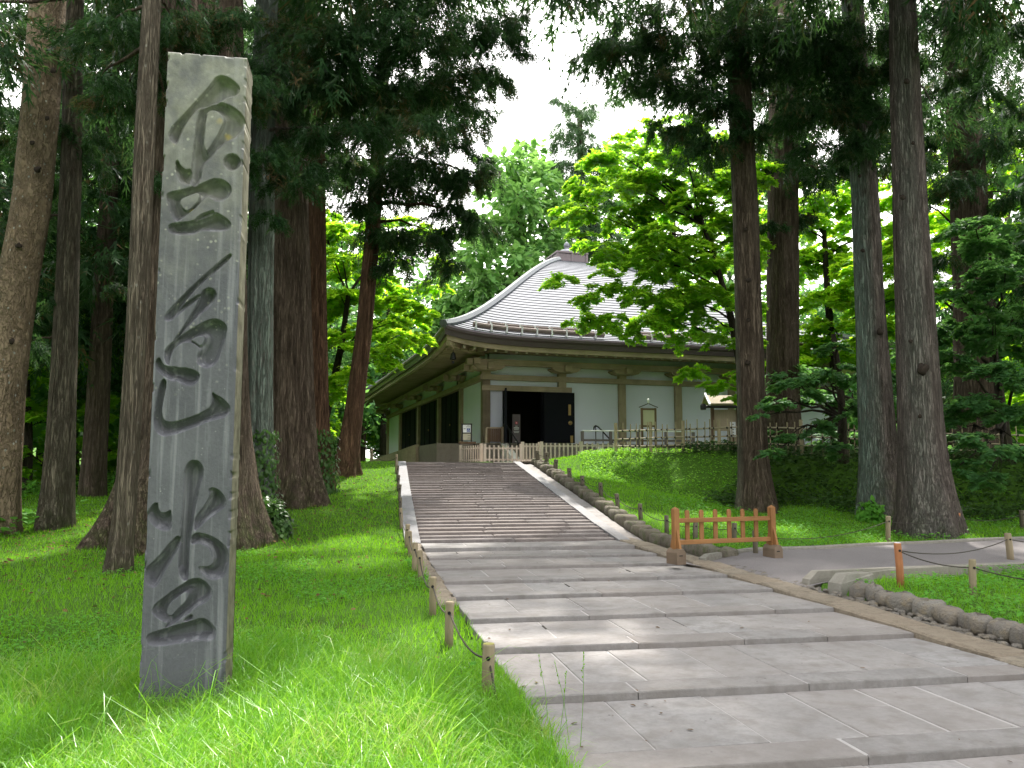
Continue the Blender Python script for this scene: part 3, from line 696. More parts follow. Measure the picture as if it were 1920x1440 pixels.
# snow guards on the front slope
def roof_front(u, v): return (u, VC - (VC + OV) * (1 - v), roof_h(v) + lift((u - UC) / ((UC + OV) * (1 - v))) * (1 - v) ** 3)
M['log'] = m_wood('snow_guard_log', (.13, .09, .08), (.24, .19, .17), 0)
M['white_metal'] = m_plain('pale_metal', (.7, .7, .7), .5, .1, 4)
for v, u0, u1, rad in ((.045, -.95, 4.6, .1), (.095, -.15, 3.9, .065), (.045, 6.0, 15.5, .1), (.095, 6.4, 15.2, .065)):
    pts = [np.array(roof_front(u, v)) + [0, -.05, rad + .09 - Z00] for u in np.linspace(u0, u1, 16)]
    g = MB().tube(pts, rad, 8).build('snow_guard', M['log'], hall)
    for u in np.arange(u0 + .1, u1, .63):
        p = np.array(roof_front(u, v)) + [0, -.05, rad + .09 - Z00]
        MB().box(tuple(p - [.03, rad + .03, rad + .1]), tuple(p + [.03, rad * .6, rad + .015])).build('bracket', M['white_metal'], g)

# facades ---------------------------------------------------------------
ZF = 2.9
class Fac:
    def __init__(s, f): s.f = f
    def box(s, name, mat, u0, u1, w0, w1, z0, z1, parent=hall, bevel=0):
        a = s.f(u0, w0); b = s.f(u1, w1)
        lo = (min(a[0], b[0]), min(a[1], b[1]), hl(z0)); hi = (max(a[0], b[0]), max(a[1], b[1]), hl(z1))
        return MB().box(lo, hi).build(name, mat, parent, bevel=bevel)
    def poly(s, name, mat, pts_uz, w0, w1, parent=hall):
        n = len(pts_uz); vs = [(*s.f(u, w0), hl(z)) for u, z in pts_uz] + [(*s.f(u, w1), hl(z)) for u, z in pts_uz]
        fs = [tuple(range(n)), tuple(range(2 * n - 1, n - 1, -1))] + [(i, n + i, n + (i + 1) % n, (i + 1) % n) for i in range(n)]
        return MB().raw(vs, fs).build(name, mat, parent)
def bracket_set(fa, u, mat):
    fa.box('bracket_block', mat, u - .17, u + .17, -.17, .2, 5.722, 5.86)
    prof = [(u - .62, 6.04), (u - .62, 5.98), (u - .5, 5.89), (u - .3, 5.845), (u + .3, 5.845), (u + .5, 5.89), (u + .62, 5.98), (u + .62, 6.04)]
    fa.poly('bracket_arm', mat, prof, .47, .72)
    prof2 = [(u - .14, 5.862), (u + .14, 5.862), (u + .14, 6.12), (u - .14, 6.12)]
    fa.poly('bracket_nose', mat, prof2, .05, .95)
    prof3 = [(u - .6, 6.042), (u - .6, 5.99), (u - .45, 5.9), (u - .25, 5.862), (u - .142, 5.862), (u - .142, 6.042)]
    fa.poly('wall_arm', mat, prof3, .0, .19)
    fa.poly('wall_arm', mat, [(2 * u - a, b) for a, b in prof3], .0, .19)
def facade(fa, cols, L, kinds, hmat, rmat, full=True):
    for i, u in enumerate(cols):
        fa.box('column', M['timber'], u - .165, u + .165, -.165, .165, ZF, 5.5, bevel=.02)
        if full: bracket_set(fa, u, hmat)
    fa.box('main_beam', hmat, -.26, L + .26, -.13, .2, 5.502, 5.72)
    fa.box('purlin', hmat, -.95, L + .95, .46, .73, 6.045, 6.28)
    fa.box('frieze_panel', M['plaster'], .16, L - .16, -.12, -.02, 5.722, 6.6)
    for (a, b), kd in zip(zip(cols[:-1], cols[1:]), kinds):
        if kd == 'wall': fa.box('wall_panel', M['plaster'], a + .165, b - .165, -.1, .02, ZF, 5.5)
        if kd == 'door':
            d = fa.box('black_door', M['door'], a + .167, b - .167, -.12, .0, ZF, 5.5)
            for k in range(1, 4):
                uu_ = a + .167 + (b - a - .334) * k / 4; fa.box('door_batten', M['door'], uu_ - .03, uu_ + .03, .002, .025, ZF + .05, 5.45, d)
            fa.box('door_ring', M['brass'], (a + b) / 2 + .12, (a + b) / 2 + .2, .004, .05, 3.95, 4.05, d)
    if full:
        n = int((L + 3.6) / .415)
        for k in range(n + 1):
            u = -1.8 + (L + 3.6) * k / n; s = (u - L / 2) / (L / 2 + OV); lf = float(lift(s)) * .75
            we = 1.92; wi = max(-.2, -.2 if 0 < u < L else max(0, -u, u - L) - .02)
            z0_, z1_ = 6.36 + lf, 6.36 + .125 * (we - wi) + lf * .3
            vs = [(*fa.f(u - .05, we), hl(z0_)), (*fa.f(u + .05, we), hl(z0_)), (*fa.f(u + .05, we), hl(z0_ + .11)), (*fa.f(u - .05, we), hl(z0_ + .11)),
                  (*fa.f(u - .05, wi), hl(z1_)), (*fa.f(u + .05, wi), hl(z1_)), (*fa.f(u + .05, wi), hl(z1_ + .11)), (*fa.f(u - .05, wi), hl(z1_ + .11))]
            MB().raw(vs, [(0, 1, 2, 3), (7, 6, 5, 4), (0, 4, 5, 1), (1, 5, 6, 2), (2, 6, 7, 3), (3, 7, 4, 0)]).build('rafter', rmat, hall)
            if side_caps: fa.box('rafter_cap', M['capw'], u - .052, u + .052, we + .001, we + .012, z0_ - .002, z0_ + .112)
M['capw'] = m_plain('pale_rafter_end', (.38, .34, .27), .8, .1, 4)
side_caps = True
FRONT = Fac(lambda u, w_: (u, -w_)); LEFT = Fac(lambda u, w_: (-w_, u)); RIGHT = Fac(lambda u, w_: (WF + w_, u)); BACK = Fac(lambda u, w_: (u, WL + w_))
fc = [0, 3.3, 6.06, 8.75, 11.44, 14.1, WF]
facade(FRONT, fc, WF, ['open', 'wall', 'wall', 'wall', 'wall', 'wall'], M['timberh'], M['timbery'])
lc = [0] + [onplane(px, 790, HY, HX, 0)[0] for px in (868, 826, 787.5, 753, 729)]
side_caps = False
facade(LEFT, [min(c, WL) for c in lc], WL, ['wall', 'door', 'door', 'door', 'wall'], M['timbery'], M['timberh'])
RIGHT.box('wall_panel', M['plaster'], .2, WL - .2, -.1, .02, ZF, 6.6); BACK.box('wall_panel', M['plaster'], .2, WF - .2, -.1, .02, ZF, 6.6)
LEFT.box('wall_panel', M['plaster'], lc[-1], WL, -.1, .015, ZF, 5.5)
# corner hip rafter and wind bell
for sx, cx in ((-1, 0),):
    vs = [(-1.98, -1.98, 6.68), (-1.72, -1.98, 6.68), (-1.72, -1.98, 6.98), (-1.98, -1.98, 6.98)]
    a = np.array([-2.02, -2.02]); d = np.array([1, 1]) / 2 ** .5; n = np.array([1, -1]) / 2 ** .5 * .11
    p0, p1 = a, a + d * 2.6
    vs = [(*(p0 - n), hl(6.55)), (*(p0 + n), hl(6.55)), (*(p0 + n), hl(6.85)), (*(p0 - n), hl(6.85)), (*(p1 - n), hl(6.45)), (*(p1 + n), hl(6.45)), (*(p1 + n), hl(6.8)), (*(p1 - n), hl(6.8))]
    MB().raw(vs, [(0, 1, 2, 3), (7, 6, 5, 4), (0, 4, 5, 1), (1, 5, 6, 2), (2, 6, 7, 3), (3, 7, 4, 0)]).build('hip_rafter', M['timberh'], hall)
bp = hw(-1.78, -1.78, 6.05)
bell = empty('wind_bell', bp, 0); tag(bell, 'small dark wind bell hanging below the near left corner of the temple eaves', 'bell')
M['iron'] = m_plain('black_iron', (.02, .02, .022), .5, .2, 5, .4)
MB().lathe([(.125, 0), (.12, .03), (.1, .14), (.085, .22), (.05, .27), (.02, .29)], 14).build('bell_body', M['iron'], bell, True)
MB().tube([(0, 0, .28), (0, 0, .5)], .012, 6).build('hanger', M['iron'], bell)
MB().box((-.05, -.004, -.16), (.05, .004, -.05)).build('clapper_plate', M['iron'], bell)
# doorway on the front
FRONT.box('lintel', M['timberh'], -.2, 3.72, .14, .2, 5.06, 5.28)
FRONT.box('lintel_stub', M['timber'], 3.13, 3.47, .17, .19, 5.282, 5.5)
FRONT.box('transom_panel', M['plaster'], .166, 3.13, -.1, .015, 5.2, 5.5)
FRONT.box('wall_panel', M['plaster'], .166, .72, -.1, .02, ZF, 5.2)
FRONT.box('wall_panel', M['plaster'], 2.5, 3.13, -.1, .02, ZF, 5.2)
FRONT.box('door_jamb', M['door'], .722, .8, -.14, .1, ZF, 5.2); FRONT.box('door_jamb', M['door'], 2.42, 2.498, -.14, .1, ZF, 5.2)
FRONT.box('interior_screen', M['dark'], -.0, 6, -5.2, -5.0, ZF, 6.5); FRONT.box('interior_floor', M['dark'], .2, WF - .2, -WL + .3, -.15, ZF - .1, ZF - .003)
dr = FRONT.box('door_leaf', M['door'], 2.44, 3.8, .205, .28, ZF + .04, 5.05)
FRONT.box('hinge_plate', M['brass'], 3.52, 3.63, .282, .29, 4.1, 4.55, dr); FRONT.box('hinge_plate', M['brass'], 3.6, 3.72, .282, .29, ZF + .06, 3.25, dr)
T = Matrix.Translation((3.6, -.285, hl(3.78))) @ Matrix.Rotation(PI / 2, 4, 'X')
MB().lathe([(.09, 0), (.09, .015), (.05, .04), (.02, .06)], 16, T).build('door_ring', M['brass'], dr)
a0 = R(58); dx, dy = math.cos(PI - .5), -1
hx0, hy0 = .78, -.2; ex, ey = hx0 - .33, hy0 - 1.22; nn = np.array([-(ey - hy0), ex - hx0]); nn = nn / np.linalg.norm(nn) * .04
vs = []
for (x, y) in ((hx0, hy0), (ex, ey)):
    for sg in (-1, 1):
        for z in (ZF + .04, 5.05): vs.append((x + sg * nn[0], y + sg * nn[1], hl(z)))
dl = MB().raw(vs, [(0, 1, 3, 2), (4, 6, 7, 5), (0, 4, 5, 1), (2, 3, 7, 6), (1, 5, 7, 3), (0, 2, 6, 4)]).build('door_leaf', M['door'], hall)
# podium, side ramp, front steps
M['podium'] = m_stone('podium_stone', (.15, .135, .115), (.22, .2, .17), (.09, .075, .06), 1.2, .85)
M['whitestone'] = m_stone('pale_granite', (.62, .6, .58), (.75, .73, .7), (.5, .48, .45), 3, .7)
mb = MB(); mb.box((-.55, -.6, hl(1.6)), (WF + .6, WL + .6, hl(2.85))); mb.build('podium', M['podium'], hall)
mb = MB(); mb.box((-.62, -.68, hl(2.852)), (WF + .66, .0, hl(2.898))); mb.box((-.62, .002, hl(2.852)), (0, WL + .6, hl(2.897))); mb.build('podium_coping', M['podium'], hall)
vr = [3.6, 20]; zr_ = [2.88, 2.32]
mb = MB(); mb.raw([(-2.1, vr[0], hl(1.6)), (-.56, vr[0], hl(1.6)), (-.56, vr[1], hl(1.6)), (-2.1, vr[1], hl(1.6)), (-2.1, vr[0], hl(zr_[0])), (-.56, vr[0], hl(zr_[0])), (-.56, vr[1], hl(zr_[1])), (-2.1, vr[1], hl(zr_[1]))],
    [(3, 2, 1, 0), (4, 5, 6, 7), (0, 1, 5, 4), (1, 2, 6, 5), (2, 3, 7, 6), (3, 0, 4, 7)]); mb.build('ramp', M['podium'], hall)
mb = MB(); mb.box((-2.1, -.4, hl(1.6)), (-.56, 3.6, hl(2.87))); mb.build('ramp_landing', M['podium'], hall)
mb = MB(); mb.raw([(-2.25, vr[0] - .2, hl(1.6)), (-2.11, vr[0] - .2, hl(1.6)), (-2.11, vr[1], hl(1.6)), (-2.25, vr[1], hl(1.6)), (-2.25, vr[0] - .2, hl(zr_[0] + .06)), (-2.11, vr[0] - .2, hl(zr_[0] + .06)), (-2.11, vr[1], hl(zr_[1] + .06)), (-2.25, vr[1], hl(zr_[1] + .06))],
    [(3, 2, 1, 0), (4, 5, 6, 7), (0, 1, 5, 4), (1, 2, 6, 5), (2, 3, 7, 6), (3, 0, 4, 7)]); mb.build('ramp_coping', M['timbery'], hall)
ns = 6; u0, u1 = .75, 4.4
for k in range(ns):
    z = 2.85 - (k + 1) * (.8 / (ns + 1)) + .02; y1 = -.69 - k * .3
    cut = [u0] + sorted(random.uniform(u0 + .4, u1 - .4) for _ in range(2)) + [u1]
    for a, b in zip(cut[:-1], cut[1:]): MB().box((a + .004, y1 - .31, hl(1.9)), (b - .004, y1, hl(z))).build('step_stone', M['podium'], hall)
for u in (u0 - .3, u1 + .01):
    MB().prism([(0, 0), (0, 0), (0, 0)], (0, 1)) if False else None
    vs = []
    for x in (u, u + .28): vs += [(x, -.69, hl(1.9)), (x, -2.75, hl(1.9)), (x, -2.75, hl(2.12)), (x, -.69, hl(2.9))]
    MB().raw(vs, [(0, 1, 2, 3), (7, 6, 5, 4), (0, 4, 5, 1), (1, 5, 6, 2), (2, 6, 7, 3), (3, 7, 4, 0)]).build('stair_cheek', M['whitestone'], hall)
def rail(u, label, sg):
    p = lambda y, z: hw(u, y, z)
    root = empty('handrail', p(-.7, 2.9)); tag(root, label, 'handrail'); o0 = Vector(p(-.7, 2.9))
    L_ = lambda y, z: Vector(p(y, z)) - o0
    MB().tube([L_(-.55, 3.5), L_(-.6, 3.62), L_(-.75, 3.66), L_(-1.0, 3.6), L_(-2.5, 2.9), L_(-2.62, 2.82)], .03, 8).build('top_rail', M['iron'], root, True)
    MB().tube([L_(-.75, 2.9), L_(-.75, 3.65)], .022, 8).build('post', M['iron'], root)
    MB().tube([L_(-1.5, 2.55), L_(-1.5, 3.36)], .022, 8).build('post', M['iron'], root)
    MB().tube([L_(-2.5, 2.12), L_(-2.5, 2.9)], .022, 8).build('post', M['iron'], root)
rail(u0 - .16, 'black metal handrail on the left side of the temple door steps', 0)
rail(u1 + .15, 'black metal handrail on the right side of the temple door steps', 0)

# things standing at the hall ------------------------------------------------
M['brown'] = m_wood('brown_board', (.09, .05, .03), (.16, .095, .06))
M['fence'] = m_wood('grey_brown_fence_wood', (.40, .33, .28), (.56, .48, .42))
M['bamboo'] = m_wood('aged_bamboo', (.26, .21, .12), (.42, .36, .22), 2, .5)
M['bamboor'] = m_wood('aged_bamboo_rail', (.3, .25, .16), (.47, .41, .28), 0, .5)
M['tie'] = m_plain('black_binding', (.02, .018, .016), .8, .1, 5)
M['white'] = m_plain('white_sign_panel', (.78, .79, .82), .5, .04, 3)
M['blue'] = m_plain('sign_blue', (.03, .06, .3), .5, .05, 3)
M['black'] = m_plain('black_frame', (.015, .014, .014), .5, .2, 5)
M['beige'] = m_plain('beige_panel', (.5, .46, .36), .7, .1, 4)
def picket_fence(a, b, n, z, h, label, posts=(True, True), pk=.026):
    a = np.array(a); b = np.array(b); L = np.linalg.norm(b - a); root = empty('picket_fence', (a[0], a[1], z), math.atan2(*(b - a)[::-1]))
    tag(root, label, 'fence', 'low picket fences across the head of the stairs')
    for k, on in enumerate(posts):
        if on: MB().box((k * L - .045, -.045, 0), (k * L + .045, .045, h + .05)).build('post', M['fence'], root)
    for zz_ in (h - .1, .1): MB().box((.047, -.02, zz_ - .028), (L - .047, .02, zz_ + .028)).build('rail', M['fence'], root)
    for k in range(n):
        x = L * (k + 1) / (n + 1); MB().box((x - pk, -.048, .02), (x + pk, -.022, h)).build('picket', M['fence'], root)
zp = 2.06
def fp(px, D): return P(px, 868, D)[:2]
picket_fence(fp(863.5, 30.2), fp(902, 28.6), 8, zp, .60, 'low picket fence with tightly spaced slats at the left of the stair head')
picket_fence(fp(909, 28.3), fp(977, 28.5), 7, zp, .58, 'low picket fence in front of the left handrail at the stair head')
picket_fence(fp(979.8, 28.6), fp(1012, 28.9), 4, zp, .66, 'shortest low picket fence, in front of the open doorway')
picket_fence(fp(1015.7, 28.9), fp(1088.6, 29.3), 8, zp, .68, 'low picket fence in front of the black door leaf')
picket_fence(fp(1090.5, 29.3), fp(1180, 29.6), 8, zp, .7, 'low picket fence at the right, running behind the end of the bamboo fence')
def bamboo_fence(a, b, za, zb, posts, n, label):
    a = np.array(a); b = np.array(b); L = np.linalg.norm(b - a); root = empty('bamboo_fence', (a[0], a[1], za), math.atan2(*(b - a)[::-1])); tag(root, label, 'fence')
    zf = lambda x: (zb - za) * x / L
    rb_ = random.Random(int(L * 100))
    for x in posts: MB().tube([(x, 0, zf(x) - .3), (x, 0, zf(x) + 1.02)], .055, 9).build('post', M['bamboo'], root)
    for h in (.26, .5, .75):
        MB().tube([(x, -.05, zf(x) + h + .012 * math.sin(x * 2 + h * 9)) for x in np.linspace(0, L, 24)], .022, 7).build('rail', M['bamboor'], root, True)
    for k in range(n):
        x = L * (k + .5) / n + rb_.uniform(-.05, .05)
        if min(abs(x - p) for p in posts) < .09: continue
        t = rb_.uniform(.9, 1.05); MB().tube([(x, .0, zf(x) - .25), (x + rb_.uniform(-.02, .02), .0, zf(x) + t)], .017, 7).build('upright', M['bamboo'], root)
        for h in (.26, .5, .75): MB().box((x - .022, -.078, zf(x) + h - .03), (x + .022, .02, zf(x) + h + .03)).build('binding', M['tie'], root)
a, b = P(1155, 840, 27)[:2], P(1392, 840, 25.3)[:2]; L = float(np.linalg.norm(np.array(b) - np.array(a)))
def posx(px, a, b, Da, Db):
    best = min(np.linspace(0, 1, 400), key=lambda k: abs(960 + F_PX * (a[0] + (b[0] - a[0]) * k) / ((a[1] + (b[1] - a[1]) * k) * CP) - px)); return best * float(np.linalg.norm(np.array(b) - np.array(a)))
bamboo_fence(a, b, 2.3, 2.34, [posx(p, a, b, 0, 0) for p in (1155, 1221, 1282, 1350)], 22, 'bamboo lattice fence on the lit grass mound in front of the white hall wall')
a, b = P(1436, 840, 25.1)[:2], P(1935, 840, 24.0)[:2]
bamboo_fence(a, b, 2.32, 2.02, [posx(p, a, b, 0, 0) for p in (1505, 1620, 1745, 1880)], 30, 'bamboo lattice fence in deep shade behind the three tall cedar trunks')

def board(name, p, rz, parts, label, cat):
    root = empty(name, p, rz); tag(root, label, cat)
    for nm, mat, a, b in parts: MB().box(a, b).build(nm, mat, root)
    return root
# framed beige notice in front of the wall
x, y, _ = P(1217, 830, 30.5)
r_ = board('framed_notice', (x, y, 2.1), R(8), [('post', M['brown'], (-.29, -.04, 0), (-.22, .04, 1.98)), ('post', M['brown'], (.22, -.04, 0), (.29, .04, 1.98)), ('top_bar', M['brown'], (-.219, -.03, 1.9), (.219, .03, 1.97)), ('bottom_bar', M['brown'], (-.219, -.03, 1.28), (.219, .03, 1.34)), ('panel', M['beige'], (-.219, -.012, 1.341), (.219, .012, 1.899))], 'dark framed notice with a blank beige panel and little gabled top against the white wall', 'notice board')
for sg in (-1, 1): MB().tube([(sg * .36, 0, 2.0), (sg * .18, 0, 2.07), (0, 0, 2.15)], .018, 6).build('gable_bar', M['black'], r_)
MB().lathe([(.02, 2.14), (.03, 2.2), (.05, 2.25), (.045, 2.3), (.01, 2.33)], 10).build('finial', M['white_metal'], r_)
# wheelchair route sign
x, y, _ = P(875, 838, 31.2)
r_ = board('route_sign', (x, y, 2.87), R(6), [('side_frame', M['black'], (-.2, -.03, 0), (-.145, .03, .68)), ('side_frame', M['black'], (.145, -.03, 0), (.2, .03, .68)), ('top_frame', M['black'], (-.144, -.03, .63), (.144, .03, .68)), ('middle_frame', M['black'], (-.144, -.03, .3), (.144, .03, .34)), ('foot', M['brown'], (-.3, -.14, -.08), (.34, .14, -.002)), ('upper_panel', M['white'], (-.144, -.02, .341), (.144, .01, .629)), ('lower_panel', M['beige'], (-.144, -.02, .06), (.144, .01, .299))], 'black framed wheelchair route sign with a left arrow at the left corner of the hall', 'sign')
MB().box((.0, -.026, .36), (.12, -.0205, .5)).build('blue_square', M['blue'], r_)
mb = MB(); mb.box((-.11, -.026, .475), (-.03, -.0205, .488)); mb.raw([(-.125, -.024, .4815), (-.09, -.024, .505), (-.09, -.024, .458), (-.125, -.0205, .4815), (-.09, -.0205, .505), (-.09, -.0205, .458)], [(0, 2, 1), (0, 1, 4, 3), (1, 2, 5, 4), (2, 0, 3, 5)]); mb.build('left_arrow', M['black'], r_)
mb = MB(); ring = [(.055 + .033 * math.cos(t), -.029, .405 + .033 * math.sin(t)) for t in np.linspace(.9, 5.6, 12)]
mb.tube(ring, .0055, 5); mb.tube([(.05, -.029, .468), (.052, -.029, .43), (.082, -.029, .428), (.092, -.029, .395), (.104, -.029, .398)], .007, 5); mb.lathe([(.001, -.004), (.011, -.003), (.011, .003), (.001, .004)], 8, Matrix.Translation((.05, -.029, .482)) @ Matrix.Rotation(PI / 2, 4, 'X')); mb.build('wheelchair_symbol', M['white'], r_)
mb = MB()
for k, (a, b) in enumerate(((.02, .05), (.06, .1), (-.02, .04), (.05, .12))): mb.box((a, -.0255, .59 - (k // 2) * .045), (b, -.0205, .605 - (k // 2) * .045))
mb.build('small_lettering', M['black'], r_)
mb = MB()
for k in range(3): mb.box((.03, -.024, .1 + k * .06), (.13, -.0205, .112 + k * .06))
mb.build('lower_lettering', M['black'], r_)
# standing panel in the doorway
x, y = hw(1.18, -.45)
M['panelp'] = m_plain('purple_grey_panel', (.10, .075, .09), .5, .1, 3); M['red'] = m_plain('emblem_red', (.5, .03, .06), .6, .1, 3)
r_ = board('door_panel_sign', (x, y, 2.9), HB, [('panel', M['panelp'], (-.17, -.02, .02), (.17, .02, 1.18)), ('foot', M['black'], (-.19, -.15, 0), (.19, .15, .02))], 'narrow purple panel sign with a red emblem and white lines standing in the doorway', 'sign')
MB().lathe([(.055, 0), (.055, .006)], 14, Matrix.Translation((0, -.021, .83)) @ Matrix.Rotation(PI / 2, 4, 'X')).build('red_emblem', M['red'], r_)
mb = MB()
for k, (wd, z) in enumerate(((.05, .69), (.11, .61), (.1, .55), (.12, .48), (.1, .43), (.05, .06))): mb.box((-wd, -.0255, z), (wd, -.0205, z + (.03 if k == 1 else .014)))
mb.box((-.025, -.029, .82), (.025, -.0275, .84)); mb.build('lettering', M['white'], r_)
# wooden screen by the door steps
x, y = hw(.2, -.55)
r_ = empty('wooden_screen', (x, y, 2.9), HB); tag(r_, 'small brown slatted wooden screen left of the temple door steps', 'screen')
for k in range(7): MB().box((-.27 + k * .083, -.012, .05), (-.27 + k * .083 + .07, .012, .58)).build('slat', M['brown'], r_)
MB().box((-.3, -.03, .582), (.36, .03, .64)).build('top_rail', M['timber'], r_); MB().box((.312, -.05, 0), (.4, .05, .66)).build('post', M['timber'], r_); MB().box((-.36, -.05, 0), (-.278, .05, .58)).build('post', M['timber'], r_)
# brown rail along the plinth behind the fences
a = P(1092, 830, 31.6); b = P(1300, 830, 32.4)
r_ = empty('plinth_railing', (a[0], a[1], 2.12), math.atan2(b[1] - a[1], b[0] - a[0])); tag(r_, 'thin brown post and bar railing in front of the plinth behind the bamboo fence', 'railing')
L = math.hypot(b[0] - a[0], b[1] - a[1])
for k in range(5): MB().box((L * k / 4 - .05, -.05, 0), (L * k / 4 + .05, .05, 1.16)).build('post', M['ridge'], r_)
MB().tube([(0, -.02, 1.18), (L, -.02, 1.18)], .025, 8).build('top_bar', M['white_metal'], r_); MB().box((.05, -.02, .78), (L - .05, .02, .86)).build('board', M['ridge'], r_)
# roofed notice at the right end of the lit mound
q = P(1352, 760, 27.6); r_ = empty('roofed_notice_board', (q[0], q[1], 2.2), R(2)); tag(r_, 'small roofed wooden notice board half hidden behind the nearest right trunk', 'notice board')
for x in (-.3, .55): MB().box((x - .05, -.05, 0), (x + .05, .05, 1.68)).build('post', M['brown'], r_)
MB().box((-.249, -.02, .9), (.499, .02, 1.6)).build('board', M['timber'], r_)
M['shingle'] = m_wood('bark_shingle', (.2, .16, .09), (.36, .3, .2), 1)
for sg in (-1, 1): MB().raw([(-.55, 0, 2.02), (.85, 0, 2.02), (.85, sg * .5, 1.72), (-.55, sg * .5, 1.72), (-.55, 0, 2.08), (.85, 0, 2.08), (.85, sg * .52, 1.77), (-.55, sg * .52, 1.77)], [(0, 1, 2, 3), (7, 6, 5, 4), (0, 4, 5, 1), (1, 5, 6, 2), (2, 6, 7, 3), (3, 7, 4, 0)]).build('roof_slope', M['shingle'], r_)
MB().tube([(-.7, -.46, 1.66), (.85, -.46, 1.66)], .045, 8).build('gutter', M['black'], r_); MB().lathe([(.09, 0), (.1, .04), (.1, .14), (.06, .2)], 12, Matrix.Translation((-.72, -.46, 1.56))).build('gutter_end', M['black'], r_)
MB().raw([(-.56, -.56, 1.7), (-.5, -.56, 1.7), (-.5, 0, 2.1), (-.56, 0, 2.1), (-.56, -.56, 1.76), (-.5, -.56, 1.76), (-.5, 0, 2.16), (-.56, 0, 2.16)], [(0, 1, 2, 3), (7, 6, 5, 4), (0, 4, 5, 1), (1, 5, 6, 2), (2, 6, 7, 3), (3, 7, 4, 0)]).build('barge_board', M['white'], r_)
q = P(1374, 800, 26.6)
r_ = board('paper_sign', (q[0], q[1], 2.35), R(-4), [('post', M['brown'], (-.03, -.02, 0), (.03, .02, .8)), ('panel', M['white'], (-.085, -.035, .5), (.085, -.022, .98))], 'small white lettered sign on a stake beside the nearest right cedar trunk', 'sign')
mb = MB()
for k in range(5): mb.box((-.03 + (k % 2) * .01, -.039, .9 - k * .085), (.03, -.0355, .915 - k * .085)); mb.box((-.008, -.0395, .88 - k * .085), (.008, -.0355, .93 - k * .085))
mb.build('lettering', M['black'], r_)
# ================================================================== TREES
M['bark_brown'] = m_bark('cedar_bark_brown', (.115, .084, .064), (.22, .17, .132), (.04, .028, .02))
M['bark_red'] = m_bark('cedar_bark_reddish', (.13, .07, .045), (.25, .145, .095), (.035, .02, .014))
M['bark_grey'] = m_bark('cedar_bark_grey', (.14, .112, .102), (.255, .212, .195), (.045, .036, .032), (.2, .265, .225))
M['bark_fir'] = m_bark('smooth_spotted_bark', (.19, .135, .085), (.29, .215, .145), (.12, .085, .055), (.34, .32, .27), 2.2, 1.6, gk=.12)
M['bark_maple'] = m_bark('maple_bark', (.05, .04, .03), (.1, .085, .065), (.025, .02, .015), freq=6)
M['cedar_leaf'] = m_leaf('cedar_foliage', (.012, .034, .015), (.04, .09, .033), (.065, .145, .03), .34, .03, .5, (.13, .075, .04))
M['cedar_leaf_light'] = m_leaf('cedar_foliage_light', (.035, .075, .025), (.09, .15, .05), (.10, .16, .03), .35, .1, .5, (.2, .13, .06))
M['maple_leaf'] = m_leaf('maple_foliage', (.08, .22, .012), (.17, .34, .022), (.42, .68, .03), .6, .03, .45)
M['maple_glow'] = m_leaf('maple_foliage_painted_sun', (.11, .26, .012), (.22, .38, .02), (.52, .78, .03), .6, .03, .45)  # brighter copy of the maple leaves, sunlight put into the colour
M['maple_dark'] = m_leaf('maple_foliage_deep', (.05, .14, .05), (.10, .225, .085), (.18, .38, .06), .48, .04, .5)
M['pale_leaf'] = m_leaf('pale_broadleaf_foliage', (.08, .2, .05), (.17, .31, .09), (.22, .42, .07), .4, .05, .25)
M['far_leaf'] = m_leaf('far_conifer_foliage', (.045, .10, .045), (.10, .17, .075), (.08, .15, .04), .3, .04, .25)
M['ivy_leaf'] = m_leaf('ivy_leaves', (.02, .06, .012), (.06, .13, .025), (.06, .14, .02), .3, .22, .8)

def tpl_cedar(k=3, seed=0):
    rg = np.random.default_rng(seed); v = []; f = []
    def tri(p, q, wd, up):
        n = len(v); d = np.subtract(q, p); sd = np.array([-d[1], d[0], 0.]); sd = sd / (np.linalg.norm(sd) + 1e-9) * wd
        v.extend([np.add(p, sd) + [0, 0, up], np.subtract(p, sd), q]); f.append((n, n + 1, n + 2))
    tri((0, 0, 0), (1, 0, -.12), .05, .02)
    for i in range(k):
        x = .08 + .78 * i / k
        for s in (-1, 1):
            L = .46 * (1 - .45 * i / k); a = R(38 + rg.uniform(-10, 10))
            tri((x, 0, -.1 * x), (x + L * math.cos(a), s * L * math.sin(a), -.1 * x + rg.uniform(-.12, .06)), .045, .015)
    return np.array(v), np.array(f)
def tpl_maple(n=3):
    v = []; f = []
    for a in ([-55, 0, 55] if n == 3 else [-85, -42, 0, 42, 85]):
        a = R(a); L = .95 - .25 * abs(a); wd = .25 if n == 3 else .19; b = len(v)
        d = np.array([math.cos(a), math.sin(a)]); sd = np.array([-d[1], d[0]])
        for q in (d * .0, d * L * .42 + sd * wd, d * L, d * L * .42 - sd * wd): v.append((q[0], q[1], -.18 * np.dot(q, q)))
        f += [(b, b + 3, b + 2), (b, b + 2, b + 1)]
    return np.array(v), np.array(f)
def tpl_leaf():
    return np.array([(0, 0, 0), (.35, .28, .05), (.75, .2, .0), (1, 0, -.1), (.75, -.2, .0), (.35, -.28, .05)]), np.array([(0, 5, 1), (1, 5, 4), (1, 4, 2), (2, 4, 3)])
def tpl_clump(seed=1, k=7):
    rg = np.random.default_rng(seed); v = []; f = []
    for i in range(k):
        c = rg.normal(0, .34, 3); a = rg.normal(0, 1, 3); a /= np.linalg.norm(a); b = np.cross(a, rg.normal(0, 1, 3)); b /= np.linalg.norm(b); n = len(v)
        v += [c + a * .3, c + b * .16, c - a * .3, c - b * .16]; f += [(n, n + 1, n + 2), (n, n + 2, n + 3)]
    return np.array(v), np.array(f)
